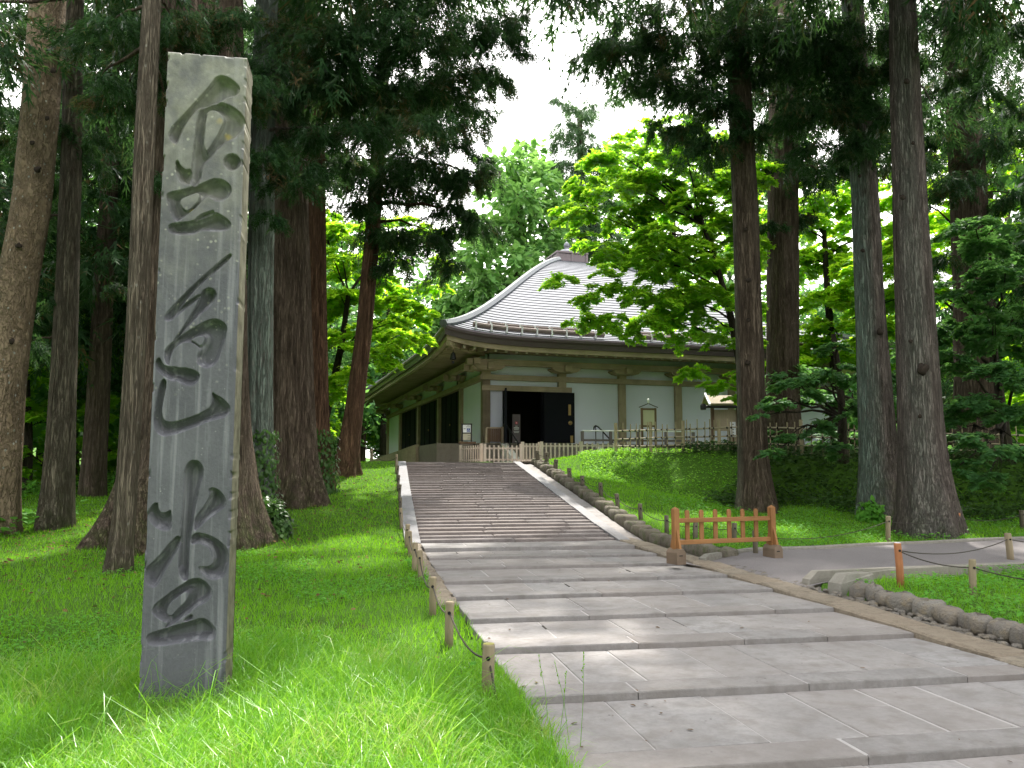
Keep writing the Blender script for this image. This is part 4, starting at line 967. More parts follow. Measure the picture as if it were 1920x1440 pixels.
TP = {'cedar': tpl_cedar(), 'cedarlo': tpl_cedar(2, 3), 'maple': tpl_maple(3), 'maple5': tpl_maple(5), 'leaf': tpl_leaf(), 'clump': tpl_clump()}
def leaves_mesh(name, tpl, pos, d, up, size, wid=None):
    tv, tf = TP[tpl]; n = len(pos)
    X = d / (np.linalg.norm(d, axis=1, keepdims=True) + 1e-9); Y = np.cross(up, X); Y /= np.linalg.norm(Y, axis=1, keepdims=True) + 1e-9; Z = np.cross(X, Y)
    s = size[:, None, None]
    co = pos[:, None] + s * (tv[None, :, 0:1] * X[:, None] + tv[None, :, 1:2] * Y[:, None] + tv[None, :, 2:3] * Z[:, None])
    fa = tf[None] + (np.arange(n) * len(tv))[:, None, None]
    return np_mesh(name, co.reshape(-1, 3), fa.reshape(-1, 3))
TRIS = [0]
def cedar_pad(c, r, n, rg, squash=.8, droop=.8):
    c = np.asarray(c); m = max(9, int(r * 13)); a = rg.uniform(0, 2 * PI, m); e = rg.uniform(-.55, .5, m); L = r * rg.uniform(.55, 1.12, m)
    d = np.stack([np.cos(a) * np.cos(e), np.sin(a) * np.cos(e), np.sin(e) * squash], 1)
    k = rg.integers(0, m, n); u = rg.uniform(.08, 1, n) ** .7
    pos = c + d[k] * (L[k] * u)[:, None] + np.stack([rg.normal(0, .1 * r, n), rg.normal(0, .1 * r, n), -.3 * L[k] * u ** 2 + rg.normal(0, .08 * r, n) - np.abs(rg.normal(0, .12 * r, n))], 1)
    dr = d[k] * .55 + rg.normal(0, .28, (n, 3)); dr[:, 2] -= droop * rg.uniform(.3, 1.2, n)
    up = np.stack([rg.normal(0, .5, n), rg.normal(0, .5, n), np.ones(n)], 1)
    return pos, dr, up
def maple_pad(c, r, n, rg, flat=.3, tilt=.35):
    c = np.asarray(c); m = max(7, int(r * 7)); a = rg.uniform(0, 2 * PI, m); L = r * rg.uniform(.6, 1.12, m); zo = rg.uniform(-1, 1, m) * r * flat
    d = np.stack([np.cos(a), np.sin(a), rg.uniform(-.15, .15, m)], 1)
    k = rg.integers(0, m, n); u = rg.uniform(.05, 1, n) ** .6; lat = np.cross(d[k], [0, 0, 1.0])
    pos = c + d[k] * (L[k] * u)[:, None] + lat * (rg.normal(0, .2, n) * r * (1.05 - .6 * u))[:, None]
    pos[:, 2] += zo[k] - .28 * r * u ** 2.2 + rg.normal(0, .035 * r, n)
    dr = d[k] + lat * rg.normal(0, .6, n)[:, None] + rg.normal(0, .3, (n, 3)); dr[:, 2] -= .25
    up = np.stack([rg.normal(0, tilt, n), rg.normal(0, tilt, n), np.ones(n)], 1)
    return pos, dr, up
def crown(name, parent, base, pads, kind, mat, size, cover, rg, parent_o=None):
    """pads: (centre xyz world, radius m)"""
    A = []
    for c, r in pads:
        area = .22 if kind.startswith('cedar') else (.42 if kind.startswith('maple') else .5)
        n = int(cover * PI * r * r / (area * size * size)); n = max(20, n)
        A.append(maple_pad(c, r, n, rg) if kind.startswith('maple') else cedar_pad(c, r, n, rg, 1.0 if kind in ('clump', 'leaf') else .8, .15 if kind in ('clump', 'leaf') else .8))
    pos, d, up = [np.concatenate(q) for q in zip(*A)]
    pos = pos - np.asarray(base); sz = size * rg.uniform(.65, 1.35, len(pos))
    me = leaves_mesh(name, kind, pos, d, up, sz); TRIS[0] += len(me.polygons)
    return link(name, me, mat, parent)
def trunk_mesh(axis, rad, flare=.5, lobes=6, seed=0, nt=56, bark=.035, dz=.11, lich=None, spots=0, moss=.5, fh=.7):
    """axis: list of world xyz from ground up (local to base); rad list"""
    ax = np.array(axis, float); rad = np.array(rad, float); rg = np.random.default_rng(seed)
    zz = ax[:, 2]; H = np.arange(zz[0] - .25, zz[-1], dz); H = np.concatenate([H[H < zz[0] + 12], np.arange(max(H[0], zz[0] + 12), zz[-1], dz * 6)])
    sm = lambda q: np.interp(H, zz, q)
    cx, cy, r = sm(ax[:, 0]), sm(ax[:, 1]), sm(rad)
    kz = 5
    for q in (cx, cy, r):
        q[:] = np.convolve(np.pad(q, kz, mode='edge'), np.ones(2 * kz + 1) / (2 * kz + 1), 'valid')
    th = np.linspace(0, 2 * PI, nt, endpoint=False); TH_, HH = np.meshgrid(th, H)
    h0 = np.clip(HH - zz[0], 0, None); fl = np.exp(-h0 / fh); ph = rg.uniform(0, 6, 4)
    lob = .5 + .5 * np.sin(lobes * TH_ + ph[0] + .8 * np.sin(2 * TH_ + ph[1])) ; lob = lob * (.6 + .4 * np.sin(TH_ * 2 + ph[2]))
    rr_ = r[:, None] * (1 + flare * fl * (.45 + .75 * lob) + .05 * np.sin(3 * TH_ + ph[3] + .25 * HH) * np.exp(-h0 / 4))
    c_, s_ = np.cos(TH_), np.sin(TH_); f = max(2.6, 9 * float(np.median(rad)) * 2.2)
    wv = (fbm(np.stack([c_ * 2, s_ * 2, HH * .7 + seed], -1), 2) - .4) * .9
    n1 = vnoise(np.stack([c_ * f + wv + seed * 3.1 + 20, s_ * f + wv + 20, HH * .35 + 7], -1)); n2 = vnoise(np.stack([c_ * f * 2.3 + 30, s_ * f * 2.3 + 40 + wv, HH * .8 + seed], -1))
    n1 = 1 - np.abs(2 * n1 - 1)
    rr_ = rr_ + bark * (1.0 * n1 - .5) + bark * .45 * (n2 - .5)
    co = np.stack([cx[:, None] + rr_ * c_, cy[:, None] + rr_ * s_, HH], -1)
    m = len(H); idx = np.arange(m * nt).reshape(m, nt); nx = np.roll(idx, -1, 1)
    fq = np.stack([idx[:-1], nx[:-1], nx[1:], idx[1:]], -1).reshape(-1, 4)
    me = np_mesh('trunk', co.reshape(-1, 3), fq, True); TRIS[0] += 2 * len(fq)
    li = np.zeros(co.shape[:2]) if lich is None else lich(TH_, HH - zz[0])
    for nm, val in (('lichen', li), ('spots', np.full(co.shape[:2], spots)), ('moss', moss * np.exp(-h0 / .8))):
        at = me.attributes.new(nm, 'FLOAT', 'POINT'); at.data.foreach_set('value', np.ascontiguousarray(val, np.float32).ravel())
    return me
def pxr(R_px, D): return R_px * D / F_PX
BASES = []
COVER = {'cedar': 1.7, 'cedarlo': 1, 'maple': 2.5, 'leaf': 2.4, 'clump': 1}
def tree(name, label, cat, base_px, axis_px, D, mat, hwpx, pads=(), kind='cedar', leaf=None, size=.3, cover=3.0, top=None, flare=.5, lobes=6, seed=0, bark=.035,
         lich=None, spots=0, moss=.5, nt=56, limb_r=.06, group=None, extra=(), limbmat=None, fh=.7, max_limbs=14, base_z=None):
    """base and axis given as photo points on the tree's own depth plane"""
    b = P(*base_px, D); gz = Gf(b[0], b[1]) if base_z is None else base_z
    pts = [P(x, y, D) for x, y in axis_px]; pts = [np.array([b[0], b[1], gz])] + [p for p in pts if p[2] > gz + .3]
    rads = [pxr(h, D) for h in hwpx]; rads = rads[:1] + rads[-(len(pts) - 1):] if len(rads) > len(pts) else rads
    if top:
        d = pts[-1] - pts[-2]; k = (top - pts[-1][2]) / d[2]; d2 = d * k * .6; d2[2] = top - pts[-1][2]
        pts.append(pts[-1] + d2); rads.append(max(.05, rads[-1] * .45))
    base = np.array([b[0], b[1], gz]); root = empty(name, tuple(base)); tag(root, label, cat, group)
    BASES.append((b[0], b[1], rads[0] * (1 + flare * .8)))
    loc = [p - base for p in pts]
    link('trunk', trunk_mesh(loc, rads, flare, lobes, seed, nt, bark, lich=lich, spots=spots, moss=moss, fh=fh), mat, root)
    rg = np.random.default_rng(seed + 50)
    wp = [(P(x, y, d), pxr(rp, d)) for x, y, d, rp in pads] + [(np.array(c, float), r) for c, r in extra]
    if wp:
        A_x = np.array(pts)
        order = sorted(range(len(wp)), key=lambda i: -wp[i][1])[:max_limbs]
        for i in order:
            c, r = wp[i]
            if i >= len(pads) and c[2] > 14: continue
            hd = np.hypot(c[0] - b[0], c[1] - b[1]); z0 = np.clip(c[2] + (.12 if kind.startswith('cedar') else -.45) * hd, gz + 1.2, A_x[-1, 2] - .3)
            s0 = np.array([np.interp(z0, A_x[:, 2], A_x[:, k]) for k in range(2)] + [z0]); mid = s0 * .5 + c * .5; mid[2] += .1 * hd * (1 if kind.startswith('cedar') else .6); mid[:2] += rg.normal(0, .05 * hd, 2)
            u = np.linspace(0, 1, 7)[:, None]; cv = (1 - u) ** 2 * s0 + 2 * u * (1 - u) * mid + u ** 2 * c + rg.normal(0, .025 * min(hd, 2), (7, 3)) * (u * (1 - u) * 4)
            MB().tube([tuple(q - base) for q in cv], list(limb_r * np.linspace(1, .25, 7) * min(1.2, .5 + hd * .2)), 6).build('limb', limbmat or mat, root, True)
            if not kind.startswith('cedar') and i < len(pads):
                for _ in range(3):
                    e = c + rg.normal(0, .55, 3) * r * np.array([1, 1, .25]); u0 = cv[4]
                    MB().tube([tuple(u0 - base), tuple(.5 * (u0 + e) + [0, 0, .08] - base), tuple(e - base)], [limb_r * .32, limb_r * .22, limb_r * .1], 5).build('twig', limbmat or mat, root, True)
        n0 = len(pads)
        crown('crown', root, base, wp[:n0] if n0 else wp, kind, leaf, size, cover * COVER[kind], rg)
        if extra: crown('upper_crown', root, base, wp[n0:], 'cedarlo', leaf, .55, 1.9, rg)
    return root
def fill(poly, D0, D1, n, r, seed, hole=None):
    """n foliage pads spread inside an outline surveyed from the photograph, between two depths"""
    rg = np.random.default_rng(seed); poly = np.array(poly, float); lo, hi = poly.min(0), poly.max(0); o_ = []
    tries = 0; best = r * 1.1
    while len(o_) < n and tries < 6000:
        tries += 1; x, y = rg.uniform(lo[0], hi[0]), rg.uniform(lo[1], hi[1]); c = False
        for (x1, y1), (x2, y2) in zip(poly, np.roll(poly, -1, 0)):
            if (y1 > y) != (y2 > y) and x < (x2 - x1) * (y - y1) / (y2 - y1) + x1: c = not c
        if not c or (hole and math.hypot(x - hole[0], y - hole[1]) < hole[2] + r * .6): continue
        if any(math.hypot(x - a, y - b) < best for a, b, _, _ in o_): best *= .999; continue
        o_.append((x, y, rg.uniform(D0, D1), r * rg.uniform(.8, 1.2)))
    return o_
def lich_dir(az, wdt=1.0, amt=1.0): return lambda T_, H_: amt * np.clip((np.cos(T_ - az) - (1 - wdt)) / wdt, 0, 1)
ALL = lambda a: (lambda T_, H_: np.full(T_.shape, a))
# out of frame canopy above a tree: rough ring of pads
def canopy(cx, cy, z0, z1, r, n, seed, pr=1.6):
    rg = np.random.default_rng(seed); o_ = []
    for i in range(n):
        z = rg.uniform(z0, z1); k = r * (1.1 - .7 * (z - z0) / (z1 - z0 + 1e-6)) * math.sqrt(rg.uniform(.05, 1)); a = rg.uniform(0, 2 * PI)
        o_.append(((cx + k * math.cos(a), cy + k * math.sin(a), z), pr * rg.uniform(.7, 1.2)))
    return o_

# ---- left side -------------------------------------------------------------
tree('fir_tree', 'pale brown leaning trunk with light spots at the far left edge of the lawn', 'tree', (-14, 992), [(8, 700), (34, 520), (58, 400), (76, 200), (90, 0)], 16.5, M['bark_fir'], [38, 36, 35, 34, 33, 32],
     pads=[], top=20, flare=.25, bark=.012, lich=ALL(.12), spots=1, moss=.2, seed=1)
tree('fir_tree', 'weathered grey trunk with a pale bare strip standing in the left forest edge', 'tree', (103, 1003), [(112, 850), (124, 600), (134, 300), (140, 0)], 17.2, M['bark_brown'], [27, 25, 21, 18, 16],
     pads=[(110, 330, 17.5, 50), (60, 420, 17.5, 45), (90, 230, 17, 60), (150, 250, 17.4, 45), (100, 560, 17.3, 32), (60, 640, 17.5, 40), (175, 300, 17.6, 40)], leaf=M['cedar_leaf'], size=.26, cover=1.7, top=19, seed=2, bark=.02, lich=ALL(.2))
tree('cedar_tree', 'thin dark slanting trunk just left of the stone pillar', 'tree', (220, 1082), [(232, 1000), (245, 800), (257, 600), (266, 400), (272, 250), (285, 0)], 12.3, M['bark_brown'], [23, 19, 18, 18, 18, 18, 17],
     pads=[(215, 35, 12.6, 70), (330, 40, 13, 80), (190, 140, 13, 45), (310, 180, 13.4, 50)], leaf=M['cedar_leaf'], size=.15, cover=1.6, top=14, seed=3, bark=.016, flare=.45, lich=ALL(.12), spots=.35, fh=.35)
tree('giant_cedar', 'massive old cedar hidden behind the stone pillar, roots flaring on both sides', 'tree', (340, 1012), [(352, 900), (358, 700), (362, 500), (366, 300), (370, 100), (372, 0)], 15.6, M['bark_brown'], [112, 104, 98, 93, 88, 84, 82],
     pads=[(20, 40, 18, 90), (20, 230, 18.4, 80), (170, 60, 14.6, 80), (300, 60, 14, 95), (215, 170, 14.2, 75), (420, 50, 14.2, 90), (480, 170, 14.4, 60), (500, 280, 14.6, 50), (190, 260, 14.8, 42), (290, 330, 14.4, 40), (20, 420, 17, 60), (230, 540, 18, 40)] + fill([(180,0),(480,0),(480,300),(300,330),(240,200)], 13.8, 14.8, 9, 62, 210),
     leaf=M['cedar_leaf'], size=.19, cover=1.7, top=26, flare=.55, lobes=9, seed=4, bark=.07, nt=110, moss=.8, extra=canopy(-6.2, 15.6, 9.5, 22, 5, 26, 4, 1.9), fh=.9)
tree('cedar_tree', 'greenish lichen covered cedar trunk with ivy at its foot, right of the pillar', 'tree', (484, 990), [(485, 850), (486, 700), (488, 550), (490, 400), (494, 200), (500, 0)], 17.0, M['bark_grey'], [30, 25, 24, 23, 22, 21, 20],
     pads=[(520, 130, 16, 90), (490, 300, 16, 55), (550, 330, 16.2, 62), (510, 400, 16.2, 40), (590, 240, 16.4, 70), (610, 60, 16, 100)], leaf=M['cedar_leaf'], size=.21, cover=1.7, top=22, flare=.3, seed=5, bark=.05, lich=ALL(.75))
tree('giant_cedar', 'broad fluted brown cedar trunk standing on the lawn left of the stairs', 'tree', (548, 948), [(546, 850), (543, 700), (541, 550), (539, 400), (538, 200), (538, 0)], 19.6, M['bark_brown'], [46, 44, 42, 40, 38, 36, 34],
     pads=[(690, 60, 16.4, 110), (800, 50, 16, 100), (880, 35, 17, 85), (945, 45, 17.6, 52), (970, 95, 18, 32), (840, 130, 17, 78), (905, 150, 18, 45), (760, 150, 17, 78), (650, 165, 17, 80), (700, 230, 17.5, 70), (985, 20, 18, 25), (600, 330, 18.4, 50)] + fill([(480,0),(990,0),(950,110),(890,210),(760,250),(500,330)], 16, 18, 20, 66, 206),
     leaf=M['cedar_leaf'], size=.21, cover=1.7, top=27, flare=.6, lobes=7, seed=6, bark=.06, nt=96, moss=.6, extra=canopy(-5.5, 20, 12, 24, 4.4, 22, 6, 1.9) + canopy(-1.6, 17, 14, 18, 3.4, 16, 66, 1.8), fh=.8)
tree('cedar_tree', 'reddish cedar trunk with ivy at its foot directly behind the broad fluted trunk', 'tree', (600, 915), [(597, 850), (595, 700), (593, 550), (592, 400), (590, 200), (588, 0)], 21.2, M['bark_red'], [25, 20, 19, 18, 18, 17, 16],
     pads=[(640, 300, 21, 60), (600, 120, 21, 80), (560, 250, 21, 60)], leaf=M['cedar_leaf'], size=.28, cover=2.2, top=24, flare=.5, seed=7, bark=.035, moss=1.0)
tree('cedar_tree', 'slender red brown cedar leaning right on the sunlit lawn by the stair head', 'tree', (648, 878), [(663, 780), (674, 690), (683, 620), (697, 450), (706, 330), (715, 200), (725, 0)], 24.3, M['bark_red'], [21, 17, 15.5, 15, 14, 13.5, 12, 10],
     pads=[(700, 330, 23.6, 100), (640, 290, 23.4, 70), (780, 300, 23.4, 95), (850, 330, 23.8, 68), (885, 235, 24, 55), (820, 185, 23.6, 85), (740, 190, 23.5, 95), (800, 430, 24.2, 62), (862, 425, 24.2, 46), (740, 430, 23.8, 52), (905, 300, 24.4, 36), (680, 150, 23.6, 80)] + fill([(630,120),(930,130),(920,330),(900,450),(850,500),(740,490),(640,390)], 23, 24.8, 24, 54, 205),
     leaf=M['cedar_leaf'], size=.28, cover=1.8, top=16, flare=.55, seed=8, bark=.02, moss=.3, fh=.4)
tree('cedar_tree', 'pale green drooping young cedar foliage hanging beside the left roof corner', 'tree', (842, 868), [(842, 800), (846, 600), (850, 450), (852, 380)], 29, M['bark_brown'], [6, 5, 4, 3, 2],
     pads=[(850, 500, 28.6, 42), (800, 495, 28.4, 36), (880, 450, 28.6, 36), (760, 470, 28.2, 34), (840, 410, 28.6, 44), (870, 380, 28.8, 40), (835, 545, 28.6, 24)], leaf=M['cedar_leaf_light'], size=.28, cover=1.6, flare=.2, seed=9, bark=.01) if False else None

# ---- right side --------------------------------------------------------------
tree('cedar_tree', 'straight brown cedar trunk with small branch knots standing behind the wooden barrier', 'tree', (1420, 946), [(1412, 850), (1405, 640), (1398, 400), (1388, 200), (1381, 0)], 22.0, M['bark_brown'], [30, 26, 24.5, 23.5, 22, 20],
     pads=[(1380, 50, 21, 100), (1300, 70, 21.6, 90), (1235, 55, 21.8, 66), (1170, 85, 22, 50), (1128, 78, 22.2, 38), (1092, 105, 22.4, 24), (1250, 150, 21.8, 66), (1330, 175, 21.4, 78), (1290, 235, 21.6, 50), (1235, 235, 21.8, 36), (1450, 130, 22.6, 88), (1340, 270, 21.6, 40), (1185, 150, 22, 32), (1400, 270, 22.8, 50)] + fill([(1120,60),(1200,20),(1480,0),(1480,230),(1330,290),(1230,200)], 21, 22.6, 16, 58, 207),
     leaf=M['cedar_leaf'], size=.26, cover=1.8, top=22, seed=11, flare=.55, bark=.035, lich=lich_dir(2.6, .6, .5), moss=.3, extra=canopy(6.4, 22, 13.2, 21, 3.4, 14, 11, 1.7) + canopy(2.6, 21, 15.5, 19, 2.8, 12, 67, 1.7))
tree('cedar_tree', 'cedar trunk with pale green lichen down its left side, second from the right', 'tree', (1655, 957), [(1647, 850), (1632, 600), (1621, 350), (1606, 150), (1598, 0)], 21.2, M['bark_grey'], [39, 33, 26, 23.5, 22, 20],
     pads=[(1590, 60, 20.2, 78), (1600, 150, 20.2, 62), (1560, 200, 20.3, 66), (1640, 240, 21.6, 56), (1592, 270, 20.4, 40), (1540, 90, 20.6, 80), (1650, 120, 22, 60), (1500, 190, 21, 60)] + fill([(1480,0),(1690,0),(1690,250),(1500,300)], 19.8, 20.6, 10, 60, 208),
     leaf=M['cedar_leaf'], size=.25, cover=1.8, top=24, seed=12, flare=.45, bark=.04, lich=lich_dir(3.4, .8, .95), moss=.8, extra=canopy(9.6, 20.5, 12.5, 22, 4.2, 18, 12, 1.8))
tree('cedar_tree', 'thickest right hand cedar trunk, purplish brown and bare, flaring beside the asphalt path', 'tree', (1742, 986), [(1728, 850), (1718, 650), (1709, 450), (1700, 250), (1691, 0)], 18.7, M['bark_grey'], [48, 40, 35.5, 31.5, 28, 24.5],
     pads=[(1800, 35, 18.6, 80), (1885, 60, 18.8, 80), (1850, 165, 19.4, 50), (1905, 205, 19.6, 55), (1790, 130, 19.6, 40)], leaf=M['cedar_leaf'], size=.25, cover=1.7, top=24, seed=13, flare=.6, lobes=7, bark=.03, lich=lich_dir(4.2, .3, .25), moss=.35,
     extra=canopy(8.6, 15.5, 11.5, 22, 6.0, 46, 13, 1.9) + canopy(3.6, 13.5, 11.5, 15, 2.6, 9, 23, 1.5), fh=.8, nt=84)
for lab, bx_, hw_, D, sd in (('dark cedar trunk in shade just right of the knotted brown trunk', 1468, 29, 28.5, 14), ('dark cedar trunk in the shade behind the thickest right hand trunk', 1822, 33, 27, 15)):
    k = 1 if sd == 15 else 0
    tree('cedar_tree', lab, 'tree', (bx_ + 6 * k, 850), [(bx_ + 4 * k, 700), (bx_, 500), (bx_ - 12 * k, 250), (bx_ - 26 * k, 0)], D, M['bark_brown'], [hw_ * 1.2, hw_, hw_, hw_ * .95, hw_ * .9],
         pads=[(1480, 90, 27, 85), (1530, 200, 27, 90), (1470, 300, 27, 60), (1560, 310, 27.4, 60), (1440, 420, 28, 40), (1500, 400, 28.6, 40)] if k == 0 else [(1780, 150, 26, 80), (1870, 255, 26, 80), (1800, 330, 25.6, 70), (1750, 250, 27, 60), (1840, 80, 26, 90), (1780, 480, 26, 44), (1900, 360, 26, 50)],
         leaf=M['cedar_leaf'], size=.3, cover=2.2, top=25, seed=sd, bark=.04, moss=.2)
# arm of a further conifer reaching into the gap of sky
tree('conifer_tree', 'tall blue green conifer behind the temple with an arm reaching into the sky gap', 'tree', (1092, 800), [(1092, 600), (1090, 400), (1088, 260), (1086, 200)], 64, M['bark_brown'], [12, 11, 9, 6, 3],
     pads=fill([(1050,215),(1110,200),(1140,300),(1140,470),(1050,470),(1040,300)], 62, 64, 16, 34, 211) + [(1048, 185, 60, 24), (1066, 195, 60, 24), (1105, 196, 60, 22), (1150, 184, 58, 24), (1185, 170, 56, 20), (1062, 245, 63, 30), (1100, 270, 63, 42), (1080, 330, 63, 48), (1120, 350, 63, 45), (1075, 400, 63, 44), (1130, 420, 63, 46), (1090, 455, 63, 40), (1050, 300, 63.5, 26)], leaf=M['far_leaf'], size=.6, cover=1.8, seed=16, limb_r=.16, base_z=2)
tree('pale_green_tree', 'pale fresh green tree rising behind the left slope of the temple roof', 'tree', (965, 800), [(968, 600), (975, 450), (982, 330)], 62, M['bark_maple'], [13, 12, 9, 5],
     pads=[(990, 275, 61, 36), (975, 320, 61, 52), (1015, 330, 61, 44), (950, 370, 61, 58), (1000, 400, 60.5, 60), (935, 440, 60, 62), (990, 470, 60, 60), (1035, 430, 61, 40), (925, 520, 59, 62), (975, 540, 59, 50), (890, 480, 61, 50), (880, 560, 60, 56), (1040, 370, 61, 30), (840, 600, 60, 50)] + fill([(930,300),(1010,270),(1050,450),(1000,500),(860,640),(780,620),(870,440)], 56, 61, 18, 50, 209), kind='leaf', leaf=M['pale_leaf'], size=.62, cover=1.6, seed=17, limb_r=.16, base_z=2)
def knot(label_root, px, py, D, r_px, seed):
    q = P(px, py, D) - np.array(label_root.location); r_ = pxr(r_px, D); mb = MB(); blob(mb, tuple(q), (r_ * .95, r_ * .45, r_ * .8), seed, 0, 10, 7, .3, .9)
    mb.build('knot', M['bark_knot'], label_root, True)
M['bark_knot'] = m_plain('dark_bark_knot', (.03, .02, .014), .95, .4, 9, 0, .02)
T_ = [o for o in COL.objects if o.get('category') == 'tree']
byl = lambda w: [o for o in T_ if w in o['label']][0]
for w, D, ks in (('small branch knots', 21.65, [(1404, 525, 5), (1399, 430, 4), (1392, 300, 4), (1404, 600, 4), (1396, 250, 3), (1386, 210, 4)]), ('thickest right', 18.25, [(1731, 693, 12), (1700, 152, 6), (1692, 370, 6), (1725, 780, 4), (1712, 268, 4), (1708, 640, 4)]),
                 ('small branch', 21.6, [(1402, 680, 5)]), ('far left edge', 16.1, [(100, 132, 6), (60, 268, 5), (35, 460, 6), (88, 222, 5), (70, 318, 7), (22, 640, 6), (90, 60, 5)]), ('lichen down its', 20.75, [(1650, 622, 7), (1618, 470, 4), (1612, 330, 4)])):
    for i, (x, y, r_) in enumerate(ks): knot(byl(w), x, y, D, r_, i + int(x))
# ---- maples ---------------------------------------------------------------------
tree('maple_tree', 'bright green maple spreading its layered branches across the silver roof', 'maple', (1408, 850), [(1398, 760), (1388, 680), (1372, 600), (1345, 500), (1310, 400)], 26.6, M['bark_maple'], [9, 8.5, 8, 7, 5, 3],
     pads=[(1048, 522, 26, 44), (1112, 545, 26, 46), (1172, 532, 26, 48), (1088, 600, 25.6, 42), (1150, 598, 25.6, 46), (1210, 612, 26, 50), (1262, 560, 26.5, 56), (1312, 540, 26.5, 56), (1200, 480, 26.5, 52), (1285, 470, 27, 66), (1130, 470, 27, 44), (1180, 405, 28, 62), (1250, 380, 28, 74), (1330, 400, 27.5, 74), (1150, 335, 28.6, 52), (1220, 300, 28.6, 56), (1300, 305, 28.6, 58), (1092, 438, 28, 36), (1350, 480, 27, 50), (1335, 622, 26, 34), (1300, 692, 25.4, 38), (1362, 722, 25.2, 38), (1180, 625, 25.6, 34), (1240, 430, 26, 50), (1380, 330, 27, 60), (1120, 300, 29, 34), (1385, 560, 25.8, 34)] + fill([(1100,300),(1180,235),(1320,230),(1400,300),(1400,640),(1330,640),(1280,590),(1205,590),(1235,520),(1150,480),(1095,450),(1120,420),(1085,400)], 26.4, 28.4, 34, 60, 201) + fill([(1015,505),(1250,440),(1390,480),(1390,650),(1230,640),(1050,610)], 25.4, 26.4, 15, 40, 212) + [(1376, 742, 24.8, 24), (1338, 718, 25, 28), (1385, 700, 25, 30)],
     kind='maple', leaf=M['maple_leaf'], size=.145, cover=.95, seed=20, bark=.01, flare=.3, limb_r=.036, max_limbs=24, nt=20)
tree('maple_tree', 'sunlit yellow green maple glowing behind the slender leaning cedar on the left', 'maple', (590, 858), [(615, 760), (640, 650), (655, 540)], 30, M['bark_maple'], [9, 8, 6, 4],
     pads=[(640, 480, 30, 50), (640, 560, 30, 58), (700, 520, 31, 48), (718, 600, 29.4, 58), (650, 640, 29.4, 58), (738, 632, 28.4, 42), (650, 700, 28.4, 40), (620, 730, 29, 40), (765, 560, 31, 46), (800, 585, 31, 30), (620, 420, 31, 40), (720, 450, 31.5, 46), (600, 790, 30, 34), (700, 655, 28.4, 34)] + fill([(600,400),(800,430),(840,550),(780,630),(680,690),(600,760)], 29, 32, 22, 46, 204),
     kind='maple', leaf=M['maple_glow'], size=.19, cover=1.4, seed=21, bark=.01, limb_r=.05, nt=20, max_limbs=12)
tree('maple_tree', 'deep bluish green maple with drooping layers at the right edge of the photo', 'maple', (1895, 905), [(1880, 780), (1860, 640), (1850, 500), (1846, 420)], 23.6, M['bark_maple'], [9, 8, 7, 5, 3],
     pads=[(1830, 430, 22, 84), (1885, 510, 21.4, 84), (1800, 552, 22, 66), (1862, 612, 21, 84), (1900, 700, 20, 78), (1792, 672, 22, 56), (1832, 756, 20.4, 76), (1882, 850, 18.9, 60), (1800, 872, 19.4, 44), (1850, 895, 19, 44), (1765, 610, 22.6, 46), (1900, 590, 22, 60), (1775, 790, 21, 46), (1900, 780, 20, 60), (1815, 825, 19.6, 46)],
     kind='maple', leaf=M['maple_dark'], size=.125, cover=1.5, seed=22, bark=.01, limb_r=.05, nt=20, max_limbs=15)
tree('maple_tree', 'dark green maple bough reaching across the foot of the knotted trunk from the shade', 'maple', (1580, 858), [(1580, 780), (1572, 690), (1560, 620)], 24.2, M['bark_maple'], [8, 7, 6, 4],
     pads=[(1560, 690, 22.4, 60), (1502, 722, 21.4, 52), (1452, 752, 20.8, 34), (1425, 780, 20.6, 20), (1530, 800, 22, 40), (1560, 650, 23, 36), (1600, 760, 23, 46), (1560, 840, 23, 36), (1450, 850, 20.8, 28), (1480, 820, 21.2, 24)],
     kind='maple', leaf=M['maple_dark'], size=.125, cover=1.3, seed=23, bark=.01, limb_r=.045, nt=20, max_limbs=12)
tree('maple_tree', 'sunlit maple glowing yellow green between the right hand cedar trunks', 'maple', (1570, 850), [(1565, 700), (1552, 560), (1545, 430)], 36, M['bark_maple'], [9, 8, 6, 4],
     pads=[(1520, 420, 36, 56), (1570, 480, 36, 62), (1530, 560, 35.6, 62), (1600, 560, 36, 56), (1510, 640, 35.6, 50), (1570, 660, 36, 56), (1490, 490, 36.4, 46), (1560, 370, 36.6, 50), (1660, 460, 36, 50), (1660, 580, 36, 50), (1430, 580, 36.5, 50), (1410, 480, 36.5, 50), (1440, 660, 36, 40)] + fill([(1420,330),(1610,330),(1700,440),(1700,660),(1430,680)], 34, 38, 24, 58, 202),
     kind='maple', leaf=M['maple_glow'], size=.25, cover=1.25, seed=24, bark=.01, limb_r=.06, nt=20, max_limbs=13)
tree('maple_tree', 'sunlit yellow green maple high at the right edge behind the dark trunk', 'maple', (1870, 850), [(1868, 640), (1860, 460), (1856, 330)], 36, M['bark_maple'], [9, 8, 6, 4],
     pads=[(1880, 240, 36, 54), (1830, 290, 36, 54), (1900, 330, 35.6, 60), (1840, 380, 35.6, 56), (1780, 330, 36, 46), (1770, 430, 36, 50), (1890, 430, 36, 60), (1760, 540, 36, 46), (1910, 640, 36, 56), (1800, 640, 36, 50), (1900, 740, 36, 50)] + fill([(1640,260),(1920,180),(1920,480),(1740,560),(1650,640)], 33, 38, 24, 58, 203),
     kind='maple', leaf=M['maple_glow'], size=.25, cover=1.15, seed=25, bark=.01, limb_r=.06, nt=20, max_limbs=11)
